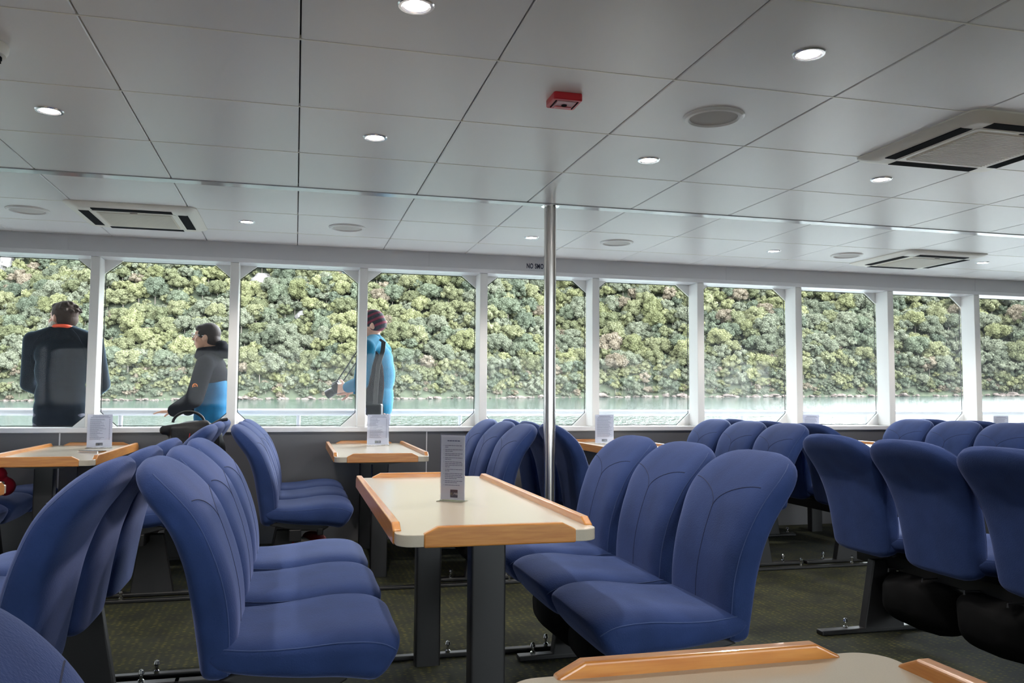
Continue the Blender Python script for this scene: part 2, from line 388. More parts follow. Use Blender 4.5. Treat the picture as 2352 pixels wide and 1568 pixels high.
hid = [(-.909, 2.19), (2.691, 2.19), (-2.1, 3.39), (3.891, 3.39), (3.891, 2.19), (-2.1, 2.19)]
proto = make_downlight(); 
def spot(x, y, z):
    ld = bpy.data.lights.new('downlight_beam', 'SPOT'); ld.energy = 8; ld.spot_size = 2.3; ld.spot_blend = .6; ld.shadow_soft_size = .03; ld.color = (1, .93, .85)
    lo = bpy.data.objects.new('downlight_beam', ld); C.objects.link(lo); lo.location = (x, y, z)
    return lo
for i, (x, y, lab) in enumerate(lights):
    o = proto if i == 0 else copy_tree(proto)
    o.location = (x, y, CEIL); tag(o, lab, 'ceiling light', 'recessed ceiling downlights')
    spot(x, y, CEIL-.02)
for (x, y) in hid+[(gx0+S*(k+.5), yb) for yb in (-.2, -2.6) for k in (-4, 0, 4, 8)]: spot(x, y, CEIL-.02)
# speakers
def make_speaker():
    r = empty('ceiling_speaker')
    b = MB(); b.lathe([(.088, -.002), (.094, -.010), (.106, -.009), (.114, -.003), (.114, .003), (.088, .003)], seg=48); b.build('rim', 'white', r)
    b = MB(); b.lathe([(.0875, -.003), (.0, -.0045)][:1]+[(.05, -.005), (.001, -.0055)], seg=40); b.build('grille', 'spkr', r)
    return r
sp = [(1.491, 2.7926, 'large round ceiling speaker nearest the camera, upper right'),
      (-1.509, BY1+.9, 'round ceiling speaker at far left, beside the left air conditioner'),
      (.291, BY1+.9, 'round ceiling speaker above the window the turquoise man leans beside'),
      (2.091, BY1+.9, 'round ceiling speaker just right of the steel pole'),
      (3.891, BY1+.9, 'round ceiling speaker just left of the far right air conditioner')]
proto = make_speaker()
for i, (x, y, lab) in enumerate(sp):
    o = proto if i == 0 else copy_tree(proto)
    o.location = (x, y, CEIL); tag(o, lab, 'speaker', 'round ceiling speakers')
# air conditioning cassettes
def rrect(w, h, r, n=6):
    P = []
    for cx, cy, a0 in ((w-r, h-r, 0), (-w+r, h-r, 90), (-w+r, -h+r, 180), (w-r, -h+r, 270)):
        for k in range(n+1):
            a = math.radians(a0+90*k/n); P.append((cx+r*math.cos(a), cy+r*math.sin(a)))
    return P
def make_ac():
    r = empty('air_conditioner')
    h = .345
    b = MB(); secs = [(h, .0), (h, -.006), (h-.012, -.014), (h-.06, -.026), (h-.07, -.027)]
    vs = []; fs = []; n = 28
    for hh, z in secs: vs += [(x, y, z) for x, y in rrect(hh, hh, .045 if hh > .3 else .03)]
    for i in range(len(secs)-1): fs += [(i*n+k, i*n+(k+1) % n, (i+1)*n+(k+1) % n, (i+1)*n+k) for k in range(n)]
    fs += [tuple(range((len(secs)-1)*n, len(secs)*n)), tuple(range(n))]
    b.add(vs, fs); b.build('cover', 'acw', r, smooth=40)
    for q in range(4):
        a = q*PI/2
        b = MB()
        t = Matrix.Rotation(a, 3, 'Z')
        def bb(x0, x1, y0, y1, z0, z1, mi):
            b.box(x0, x1, y0, y1, z0, z1, mi)
            for k in range(len(b.v)-8, len(b.v)): b.v[k] = tuple(t @ Vector(b.v[k]))
        bb(-.21, .21, .234, .287, -.0285, -.020, 0)
        b.build('air_outlet', ['dk', 'leg'], r, smooth=0)
    b = MB(); b.prism(rrect(.20, .20, .02), -.031, -.020, 'z'); g_ = b.build('intake_grille', 'acg', r, smooth=0)
    b = MB()
    for k in range(26): b.box(-.19, .19, -.19+k*.0152, -.184+k*.0152, -.0335, -.0305)
    b.build('louvres', 'acw', g_, smooth=0)
    b = MB(); b.prism(rrect(.222, .222, .02), -.0293, -.020, 'z'); b.build('intake_frame', 'acw', r, smooth=0)
    b = MB(); b.box(-.02, .02, -.217, -.208, -.0305, -.028); b.build('sensor_window', 'dk', r, smooth=0)
    return r
acs = [(-.909, BY1+.9, 0, 'ivory ceiling air conditioner at left, above the man in the dark fleece'),
       (2.691, 2.7926, 0, 'large ivory ceiling air conditioner nearest, cut by the right edge'),
       (4.491, BY1+.9, 0, 'ivory ceiling air conditioner far right, close to the windows')]
proto = make_ac()
for i, (x, y, rz, lab) in enumerate(acs):
    o = proto if i == 0 else copy_tree(proto)
    o.location = (x, y, CEIL); tag(o, lab, 'air conditioner', 'ceiling air conditioners')
# red fire call point
r = empty('fire_call_point', (.889, 2.745, CEIL), 0, 'square red fire call point with glass centre on the ceiling', 'fire call point')
b = MB(); b.prism(rrect(.052, .052, .010), -.026, .001, 'z'); b.build('housing', 'red', r, bevel=.004)
b = MB(); b.box(-.034, .034, -.036, .036, -.0285, -.024); b.build('front_glass', 'redin', r, smooth=0, bevel=.002)
b = MB(); b.box(-.030, .030, .012, .033, -.031, -.0275); b.build('red_strip', 'red', r, smooth=0)
b = MB(); b.lathe([(.010, -.0305), (.010, -.028), (.004, -.028)], seg=20); b.build('press_dot', 'dk', r)
for sx in (-.039, .039):
    b = MB(); b.box(sx-.002, sx+.002, -.036, .036, -.028, -.025); b.build('side_slot', 'dk', r, smooth=0)
# smoke detector
r = empty('smoke_detector', (-.918, 2.77, CEIL), 0, 'white round smoke detector cut by the left edge of the ceiling', 'smoke detector')
b = MB(); b.lathe([(.055, 0), (.058, -.006), (.056, -.024), (.050, -.034), (.001, -.034)], seg=36); b.build('base', 'acw', r, smooth=50)
b = MB(); b.lathe([(.034, -.033), (.034, -.052), (.028, -.058), (.001, -.058)], seg=30); h_ = b.build('sensing_head', 'acw', r, smooth=50)
b = MB()
for k in range(8):
    a = k*PI/4; x, y = .0335*math.cos(a), .0335*math.sin(a)
    b.box(x-.006, x+.006, y-.006, y+.006, -.05, -.039)
b.build('sensor_slots', 'dk', h_, smooth=0)
# stainless pole
r = empty('steel_pole', (1.335, 4.363, 0), 0, 'brushed stainless steel pole from floor to ceiling', 'pole')
b = MB(); b.lathe([(.033, .0), (.033, CEIL-.003)], seg=48); b.build('tube', 'steel', r, smooth=50)
b = MB(); b.lathe([(.034, CEIL-.006), (.050, CEIL-.006), (.050, CEIL-.001), (.034, CEIL-.001)], seg=48); b.build('ceiling_flange', 'chrome', r)
b = MB(); b.lathe([(.055, .0), (.055, .006), (.034, .010)], seg=48); b.build('floor_flange', 'chrome', r)

# ------------------------------------------------------------------ seats
def interp(pts, t):
    # catmull-rom through (.., ..) tuples
    n = len(pts)-1; x = t*n; i = min(int(x), n-1); u = x-i
    p0, p1, p2, p3 = pts[max(i-1, 0)], pts[i], pts[i+1], pts[min(i+2, n)]
    return tuple(.5*((2*b)+(-a+c)*u+(2*a-5*b+4*c-d)*u*u+(-a+3*b-3*c+d)*u**3) for a, b, c, d in zip(p0, p1, p2, p3))
def pad(rows, secs, fn, mi=0):
    """closed soft pad: fn(t) -> centre, side dir, normal dir, half width, half thickness, exponent"""
    vs = []; fs = []
    for i in range(rows+1):
        c, sd, nm, hw, ht, front = fn(i/rows)
        for k in range(secs):
            a = 2*PI*k/secs; ca, sa = math.cos(a), math.sin(a); e = .54
            x = hw*math.copysign(abs(ca)**e, ca); z = ht*math.copysign(abs(sa)**(e*1.15), sa)
            if sa > 0: z *= front(x/hw if hw else 0)
            vs.append(c+sd*x+nm*z)
    for i in range(rows): fs += [(i*secs+k, i*secs+(k+1) % secs, (i+1)*secs+(k+1) % secs, (i+1)*secs+k) for k in range(secs)]
    fs += [tuple(range(secs))[::-1], tuple(range(rows*secs, (rows+1)*secs))]
    return vs, fs
BK = [(.198, .345), (.196, .44), (.184, .54), (.158, .64), (.110, .74), (.004, .855)]   # backrest spine (x,z)
def back_frame(t):
    x, z = interp(BK, t); x2, z2 = interp(BK, min(1, t+.01)); x1, z1 = interp(BK, max(0, t-.01))
    tg = Vector((x2-x1, 0, z2-z1)).normalized(); nm = Vector((tg.z, 0, -tg.x))
    return Vector((x, 0, z)), tg, nm
def back_hw(t):
    w = interp([(.182,), (.192,), (.198,), (.212,), (.231,), (.232,)], t)[0]
    if t > .80: u = (t-.80)/.20; w *= max(.02, (1-u**2.9))**.5
    if t < .1: u = (.1-t)/.1; w *= (1-.35*u*u)
    return w
def back_fn(t):
    c, tg, nm = back_frame(t); th = interp([(.040,), (.052,), (.056,), (.052,), (.047,), (.036,)], t)[0]
    if t > .86: u = (t-.86)/.14; th *= max(.03, 1-u**2)**.5
    if t < .06: u = (.06-t)/.06; th *= max(.2, 1-u*u)**.5
    return c, Vector((0, 1, 0)), nm, back_hw(t), th, (lambda q: 1.0-.16*(1-min(1, abs(q)/.75)**2)*max(0, min(1, (.85-t)/.35)))
SK = [(.185, .412), (.28, .404), (.38, .403), (.48, .406), (.56, .397), (.600, .376)]
def seat_fn(t):
    x, z = interp(SK, t); x2, z2 = interp(SK, min(1, t+.01)); x1, z1 = interp(SK, max(0, t-.01))
    tg = Vector((x2-x1, 0, z2-z1)).normalized(); nm = Vector((-tg.z, 0, tg.x))
    hw = interp([(.190,), (.210,), (.224,), (.231,), (.229,), (.215,)], t)[0]; th = interp([(.042,), (.048,), (.057,), (.066,), (.071,), (.064,)], t)[0]
    if t > .88: u = (t-.88)/.12; hw *= (1-.14*u*u); th *= max(.05, 1-u**2.8)**.5
    if t < .08: u = (.08-t)/.08; th *= max(.2, 1-u*u)**.5
    return Vector((x, 0, z)), Vector((0, 1, 0)), nm, hw, th, (lambda q: 1.0-.10*(1-min(1, abs(q)/.8)**2))
def make_seat():
    r = empty('passenger_seat')
    b = MB(); b.add(*pad(64, 56, back_fn)); bk = b.build('backrest', 'fabric', r, smooth=75)
    b = MB(); b.add(*pad(48, 48, seat_fn)); st = b.build('seat_cushion', 'fabric', r, smooth=75)
    # sewn seams on the front of the backrest: two curves sweeping into a pair of vertical lines, plus edge piping
    def on_front(t, q):
        c, sd, nm, hw, th, fr = back_fn(t)
        x = hw*q; ca = min(.999, abs(q))**(1/.54); sa = math.sqrt(max(0, 1-ca*ca)); z = th*(sa**(.54*1.15))*fr(q)
        return c+sd*x+nm*(z+.0002)
    for s in (-1, 1):
        P = []
        for k in range(18):
            v = k/17; P.append(on_front(.815-.13*(v**1.7), s*(.80-.80*math.sin(v*PI/2)**1.15)))
        if s > 0: P += [on_front(.685-.60*v, 0.0) for v in np.linspace(.02, 1, 30)]
        b = MB(); b.tube(P, .0011, 6); b.build('seam', 'seam', bk)
    for s in (-1, 1):
        P = [on_front(t, s*.955) for t in np.linspace(.06, .93, 50)]
        b = MB(); b.tube(P, .0014, 6); b.build('edge_piping', 'piping', bk)
    # cushion side seam
    for s in (-1, 1):
        P = []
        for t in np.linspace(.05, .93, 36):
            c, sd, nm, hw, th, fr = seat_fn(t); q = .965
            ca = q**(1/.54); sa = math.sqrt(1-ca*ca); P.append(c+sd*(s*hw*q)+nm*(th*sa**.621*fr(q)+.0004))
        b = MB(); b.tube(P, .0013, 6); b.build('cushion_seam', 'piping', st)
    b = MB(); b.prism([(.20, .355), (.33, .325), (.47, .322), (.50, .34), (.48, .365), (.24, .372)], -.17, .17, 'y'); b.build('seat_shell', 'shell', r, bevel=.006)
    return r
def make_frame(n=3):
    """beam and two leg assemblies for three seats; local y from -.47 to .47"""
    r = empty('seat_frame')
    b = MB(); b.box(.30, .36, -.66, .66, .275, .335); b.box(.44, .47, -.64, .64, .30, .334); b.build('beam', 'legdark', r, smooth=0, bevel=.004)
    for y in (-.475, .475):
        b = MB(); b.prism([(.10, .0), (.40, .0), (.44, .31), (.24, .31)][:0]+[(.18, .012), (.385, .012), (.345, .31), (.235, .31)], y-.022, y+.022, 'y')
        b.build('leg', 'leg', r, smooth=0, bevel=.005)
        b = MB(); b.box(-.03, .52, y-.024, y+.024, 0, .022); f_ = b.build('foot_bar', 'legdark', r, smooth=0, bevel=.006)
        for x in (.10, .46):
            b = MB(); b.lathe([(.010, .020), (.010, .030), (.006, .033), (.006, .045), (.011, .052), (.008, .062), (.001, .066)], (x, y, 0), 14); b.build('bolt', 'chrome', f_)
    return r
SEAT = make_seat(); FRAME = make_frame()
used = [False, False]
def put(proto, idx, loc, rz, label, cat, group):
    if not used[idx]: o = proto; used[idx] = True
    else: o = copy_tree(proto)
    o.location = loc; o.rotation_euler = (0, 0, rz); return tag(o, label, cat, group)
SP = .465
def seat_row(X, Yc, face, desc, group, which=(0, 1, 2), names=('nearest the camera', 'in the middle', 'nearest the windows'), frame=True):
    rz = 0 if face > 0 else PI
    for k in which:
        lab = 'blue upholstered seat %s of %s' % (names[k], desc)
        put(SEAT, 0, (X, Yc+(k-1)*SP, 0), rz, lab, 'seat', group)
    if frame:
        put(FRAME, 1, (X, Yc, 0), rz, 'black metal frame under %s' % desc, 'seat frame', 'seat frames')
MY = 2.725; WY = 5.10
PR = [-2.05, -.35, 1.35, 3.05, 4.75]
seat_row(-.36, MY, 1, 'the row left of the middle table', 'seats left of the middle table')
seat_row(-.395, MY, -1, 'the row facing the left edge', 'seats turned left at the left edge')
seat_row(1.375, MY, -1, 'the row right of the middle table', 'seats right of the middle table')
seat_row(2.24, MY+.04, 1, 'the row seen from behind at right', 'seats seen from behind at right')
wn = [('the left edge', 'the left edge')]
seat_row(PR[0]+.03, WY, 1, 'the far left window row', 'window seats at the far left edge')
seat_row(PR[1]+.035, WY, 1, 'the window row facing the small table', 'window seats facing the small left table')
seat_row(PR[1]-.045, WY, -1, 'the window row with the rucksack', 'window seats with the rucksack')
seat_row(PR[2]-.04, WY, -1, 'the window row left of the pole', 'window seats left of the pole')
seat_row(PR[2]+.04, WY, 1, 'the shaded window row behind the pole', 'window seats behind the pole')
seat_row(PR[3]-.04, WY, -1, 'the centre right window row facing left', 'window seats in the centre right')
seat_row(PR[3]+.04, WY, 1, 'the centre right window row turned right', 'window seats turned right')
seat_row(PR[4]-.04, WY, -1, 'the far right window row facing left', 'window seats at the far right')
seat_row(PR[4]+.04, WY, 1, 'the far right window row turned right', 'farthest right window seats', frame=False)
seat_row(-.335, .22, 1, 'the row in the bottom left corner', 'foreground seats at bottom left', which=(2,), frame=False)

# under-seat life jacket pouches
def make_pouch(seed):
    random.seed(seed); r = empty('life_jacket_pouch')
    b = MB(); vs = []; fs = []; R, Sg = 14, 28
    for i in range(R+1):
        t = i/R; x = .17+.27*t; s = max(.08, math.sin(PI*min(1, .08+t*.86)))**.45
        for k in range(Sg):
            a = 2*PI*k/Sg; ca, sa = math.cos(a), math.sin(a)
            p = Vector((x, .195*s*math.copysign(abs(ca)**.5, ca), .195+.095*s*math.copysign(abs(sa)**.6, sa)))
            p += Vector((0, 0, 1))*.022*noise.noise(p*7+Vector((seed*3, 0, 0)))+Vector((0, 1, 0))*.02*noise.noise(p*9+Vector((0, seed*5, 0)))
            p.z += -.035*math.sin(PI*t)*(1 if sa < 0 else .2)
            vs.append(p)
    for i in range(R): fs += [(i*Sg+k, i*Sg+(k+1) % Sg, (i+1)*Sg+(k+1) % Sg, (i+1)*Sg+k) for k in range(Sg)]
    fs += [tuple(range(Sg))[::-1], tuple(range(R*Sg, (R+1)*Sg))]
    b.add(vs, fs); o = b.build('pouch', 'nylon', r, smooth=80)
    for y in (-.10, .10): b = MB(); b.tube([(.20, y, .28), (.20, y, .292), (.42, y, .292), (.42, y, .28)], .004, 6); b.build('hanging_strap', 'black', r)
    return r
PO = [make_pouch(1), make_pouch(2)]
pu = [0, 0]
def pouch(i, X, Y, face, lab):
    if not pu[i]: o = PO[i]; pu[i] = 1
    else: o = copy_tree(PO[i])
    o.location = (X, Y, 0); o.rotation_euler = (0, 0, 0 if face > 0 else PI); tag(o, lab, 'life jacket pouch', 'under-seat life jacket pouches')
for k, nm in enumerate(('nearest the camera', 'in the middle', 'farthest away')):
    pouch(k % 2, 1.375, MY+(k-1)*SP, -1, 'black nylon pouch slung %s under the seats right of the middle table' % nm)
    pouch((k+1) % 2, 2.27, 2.18+k*.42, 1, 'black nylon pouch slung %s under the row seen from behind at right' % nm)
for k, nm in enumerate(('nearest', 'middle')):
    pouch(k % 2, PR[2]-.01, WY+(k-1)*SP, -1, 'black pouch slung %s under the window row left of the pole' % nm)
pouch(1, PR[0]-.02, WY-SP, 1, 'black pouch under the window seat at the far left edge')
pouch(0, -.38, MY-SP, -1, 'black pouch under the near left-edge seat turned left')

# floor tracks
def track(x0, x1, y, lab, bolts):
    r = empty('floor_track', (0, y, 0), 0, lab, 'floor track', 'floor tracks')
    b = MB(); b.box(x0, x1, -.018, .018, 0, .018); b.build('rail_bar', 'legdark', r, smooth=0, bevel=.005)
    for x in bolts:
        b = MB(); b.lathe([(.010, .016), (.010, .026), (.006, .03), (.006, .042), (.011, .050), (.008, .060), (.001, .064)], (x, -.004, 0), 14); b.build('bolt', 'chrome', r)
track(-3.2, -.92, 3.31, 'black floor track at bottom left under the near seats', (-1.8,))
track(-.90, 1.86, 3.31, 'black floor track crossing below the middle table', (-.46, .285, .60, 1.0))
track(-3.2, 7.0, 4.50, 'long black floor track in front of the window rows', (-.80, .40, .93, 1.15, 2.5, 2.95, 3.3))

# ------------------------------------------------------------------ tables
def make_table(W, L):
    r = empty('saloon_table')
    w, l = W/2, L/2; T = TAB
    b = MB(); b.prism(rrect(w, l, .045, 8), T-.030, T, 'z'); b.build('table_top', 'top', r, smooth=40, bevel=.002)
    def rail(length, ax, off, mi):
        h = length/2; e = .035
        poly = [(-h, T-.032), (h, T-.032), (h, T+.002), (h-e, T+.019), (-h+e, T+.019), (-h, T+.002)]
        b = MB()
        if ax == 'x': b.prism(poly, off-.011, off+.011, 'y')
        else: b.prism([(a, c) for a, c in poly], off-.011, off+.011, 'x')
        b.build('fiddle_rail', mi, r, smooth=0, bevel=.004, seg=3)
    rail(W-.13, 'x', -l+.007, 'wood'); rail(W-.13, 'x', l-.007, 'wood')
    rail(L-.13, 'y', -w+.007, 'woodY'); rail(L-.13, 'y', w-.007, 'woodY')
    for y in (-l+.17, l-.27):
        b = MB(); b.prism(rrect(.0475, .03, .008, 4), .0, T-.034, 'z')
        for k in range(len(b.v)): b.v[k] = (b.v[k][0], b.v[k][1]+y, b.v[k][2])
        lg = b.build('leg', 'leg', r, smooth=40)
        b = MB(); b.prism([(-.16, T-.032), (.16, T-.032), (.13, T-.044), (.06, T-.052), (-.06, T-.052), (-.13, T-.044)], y-.03, y+.03, 'y'); b.build('leg_bracket', 'legdark', r, smooth=0)
    return r
tb = make_table(.52, 1.45); tb.location = (.507, 2.785, 0); tag(tb, 'cream table with orange timber edges in the middle of the picture', 'table', 'cream tables with timber edging')
def tcopy(x, y, lab):
    o = copy_tree(tb); o.location = (x, y, 0); tag(o, lab, 'table', 'cream tables with timber edging')
tcopy(.507, .275, 'cream table in the foreground cut by the bottom edge')
tcopy(-1.28, 2.785, 'timber-edged table of which only a corner shows at the left edge')
tcopy(3.19, 2.785, 'timber-edged table mostly hidden behind the dark seat backs at right')
tw = make_table(.52, 1.33)
def wcopy(o, x, lab): o.location = (x, 5.34, 0); tag(o, lab, 'table', 'cream tables with timber edging')
wcopy(tw, -1.245, 'cream table by the window at the left, with a small object on it')
wcopy(copy_tree(tw), .475, 'cream table against the wall below the turquoise man, with an information card')
wcopy(copy_tree(tw), 2.19, 'cream table against the wall just right of the steel pole')
wcopy(copy_tree(tw), 3.89, 'timber-edged window table seen between dark seat backs at right')
wcopy(copy_tree(tw), 5.60, 'timber-edged window table at the far right, mostly hidden')

# ------------------------------------------------------------------ information cards
def card(x, y, rz, w, h, lab, dense, seed):
    random.seed(seed)
    r = empty('card_holder', (x, y, TAB), rz, lab, 'card holder', 'information cards on the tables')
    b = MB(); b.box(-w/2, w/2, -.0026, -.0016, .002, h); b.box(-w/2, w/2, .0016, .0026, .002, h); b.box(-w/2, w/2, -.0026, .0026, .002, .004)
    b.box(-w/2, w/2, -.03, .03, 0, .002); b.build('acrylic_stand', 'acrylic', r, smooth=0)
    b = MB(); b.box(-w/2+.002, w/2-.002, -.0008, .0008, .005, h-.005); p = b.build('card', 'paper', r, smooth=0)
    b = MB(); t0 = -.0013
    def line(x0, x1, z, hh=.0016):
        xx = x0
        while xx < x1-.003:
            L = random.uniform(.004, .012); xe = min(xx+L, x1); b.box(xx, xe, t0, -.0007, z-hh/2, z+hh/2); xx = xe+.0013
    ml = -w/2+w*.19; mrr = w/2-w*.11
    if dense == 0:
        line(-w*.22, w*.32, h*.895, .0032)
        z = h*.825
        for nl, last in ((2, .2), (2, .45), (2, .85), (2, .35), (4, .3), (2, .25), (4, .7), (2, .7), (1, .85)):
            b.box(ml-.005, ml-.0038, t0, -.0007, z-.0006, z+.0006)
            for k in range(nl): line(ml, mrr if k < nl-1 else ml+(mrr-ml)*last, z); z -= h*.0245
            z -= h*.012
    else:
        line(-w*.28, w*.33, h*.93, .003); line(-w*.35, w*.40, h*.885, .0022)
        for k in range(22):
            z = h*.84-k*h*.028
            if dense == 1:
                line(-w*.38, w*random.uniform(-.1, .25), z); b.box(w*.36, w*.40, t0, -.0007, z-.001, z+.001)
            else: line(-w*.38, w*random.uniform(.2, .4), z)
    b.build('printed_lines', 'ink', p, smooth=0)
    lx = .0 if dense else w*.06; lz = h*.115; lw, lh = (.020, .0085) if dense else (.013, .0125)
    b = MB(); b.box(lx-lw, lx+lw, -.0014, -.0007, lz-lh, lz+lh); lg = b.build('logo', 'logo', p, smooth=0)
    b = MB()
    for k in range(12):
        a = k*.5; q = .0008+.0004*k; b.box(lx-lw*.55+q*math.cos(a)-.0008, lx-lw*.55+q*math.cos(a)+.0008, -.0017, -.0013, lz+q*math.sin(a)-.0008, lz+q*math.sin(a)+.0008)
    b.build('logo_emblem', 'gold', p, smooth=0)
    cu = bpy.data.curves.new('t', 'FONT'); cu.body = 'real'; cu.size = lh*1.15; to = bpy.data.objects.new('t', cu); C.objects.link(to); bpy.context.view_layer.update()
    me = bpy.data.meshes.new_from_object(to); bpy.data.objects.remove(to); me.materials.append(M['paper'])
    lo = bpy.data.objects.new('logo_lettering', me); C.objects.link(lo); lo.parent = p; lo.location = (lx-lw*.05, -.0018, lz-lh*.3); lo.rotation_euler = (PI/2, 0, 0)
card(.497, 2.685, -.62, .088, .216, 'tall acrylic card holder with a printed list on the middle table', 0, 3)
card(-1.165, 5.68, -.05, .148, .212, 'printed information card on the left window table', 1, 4)
card(.545, 5.72, -.02, .148, .212, 'printed information card on the window table below the turquoise man', 1, 5)
card(2.165, 5.72, -.10, .140, .212, 'printed information card on the window table right of the pole', 2, 6)
card(3.86, 5.72, -.35, .125, .212, 'information card showing above the dark seats below the seventh post', 2, 8)
card(5.67, 5.75, -.1, .14, .205, 'information card at the far right edge by the last window', 2, 9)

# phone on the left window table
r = empty('phone', (-1.115, 5.27, TAB), 1.05, 'small flat dark phone with a silver rim on the left window table', 'phone')
b = MB(); b.prism(rrect(.036, .070, .008), .0005, .010, 'z'); b.build('phone_body', 'chrome', r, smooth=40)
b = MB(); b.prism(rrect(.033, .067, .006), .0098, .0108, 'z'); b.build('screen', 'lens', r, smooth=0)
b = MB(); b.prism(rrect(.008, .008, .002), .0106, .0114, 'z'); b.build('home_button', 'chrome', r, smooth=0)

# ------------------------------------------------------------------ blobby bodies (voxel-merged)
def ell(b, c, r, rot=None, n=12, mi=0):
    vs = []; fs = []; c = Vector(c)
    for i in range(n+1):
        th = PI*i/n
        for k in range(2*n):
            ph = PI*k/n; p = Vector((r[0]*math.sin(th)*math.cos(ph), r[1]*math.sin(th)*math.sin(ph), r[2]*math.cos(th)))
            if rot is not None: p = rot @ p
            vs.append(c+p)
    m_ = 2*n
    for i in range(n): fs += [(i*m_+k, i*m_+(k+1) % m_, (i+1)*m_+(k+1) % m_, (i+1)*m_+k) for k in range(m_)]
    b.add(vs, fs, mi)
def cap(b, p0, r0, p1, r1, n=14, mi=0):
    p0, p1 = Vector(p0), Vector(p1)
    b.tube([p0+(p1-p0)*t for t in np.linspace(0, 1, 6)], [r0+(r1-r0)*t for t in np.linspace(0, 1, 6)], n, mi)
    ell(b, p0, (r0,)*3, n=8); ell(b, p1, (r1,)*3, n=8)
def remesh(o, vox, sm=6, fac=.5):
    md = o.modifiers.new('remesh', 'REMESH'); md.mode = 'VOXEL'; md.voxel_size = vox; md.use_smooth_shade = True
    if sm: s = o.modifiers.new('smooth', 'SMOOTH'); s.factor = fac; s.iterations = sm
    return o
def blob(name, m, parent, fn, vox=.01, sm=6):
    b = MB(); fn(b); o = b.build(name, m, parent, smooth=0); return remesh(o, vox, sm)
def head(b, c, rz, s=1.0, nod=0.0):
    """head facing local +y rotated by rz about z"""
    R = Matrix.Rotation(rz, 3, 'Z') @ Matrix.Rotation(nod, 3, 'X'); c = Vector(c)
    def E(p, r, q=None):
        rot = R if q is None else R @ q
        ell(b, c+R @ (Vector(p)*s), tuple(k*s for k in r), rot)
    E((0, -.005, .02), (.076, .092, .098)); E((0, .028, -.045), (.058, .058, .062)); E((0, .045, -.082), (.030, .028, .024))
    E((0, .085, -.012), (.012, .016, .026)); E((0, .102, -.026), (.013, .013, .011))
    E((0, .075, -.060), (.026, .014, .008)); E((0, .074, .030), (.050, .016, .016))
    E((.052, .05, -.03), (.02, .025, .025)); E((-.052, .05, -.03), (.02, .025, .025))
    for s_ in (-1, 1):
        E((s_*.079, -.008, -.012), (.007, .018, .030)); E((s_*.086, -.016, -.004), (.006, .010, .024)); E((s_*.030, .078, .010), (.012, .010, .008))
def hand(b, wrist, d, palm_n, size=1.0, curl=.6, fore=.0):
    """palm and five fingers; d = direction of fingers, palm_n = direction the palm faces"""
    w = Vector(wrist); d = Vector(d).normalized(); n = Vector(palm_n); n = (n-d*n.dot(d)).normalized(); s = d.cross(n)
    for q in np.linspace(-.026, .026, 5): cap(b, w+s*q*.8*size, .014*size, w+d*.08*size+s*q*size, .0125*size, 8)
    for k, (off, L) in enumerate(((-.031, .060), (-.011, .074), (.010, .070), (.030, .055))):
        p = w+d*.082*size+s*off*size; a = 0
        for seg, fr in enumerate((.45, .32, .23)):
            a += curl*(.8+.15*k)*(1 if seg else .6); dd = d*math.cos(a)+n*math.sin(a); q = p+dd*L*fr*size
            cap(b, p, (.0092-.0008*seg)*size, q, (.0084-.0008*seg)*size, 8); p = q
    p = w+d*.02*size-s*.024*size
    for L, sd in ((.036, .8), (.03, .55), (.024, .35)):
        dd = (d*.75-s*sd+n*.45).normalized(); q = p+dd*L*size; cap(b, p, .0115*size, q, .0095*size, 8); p = q

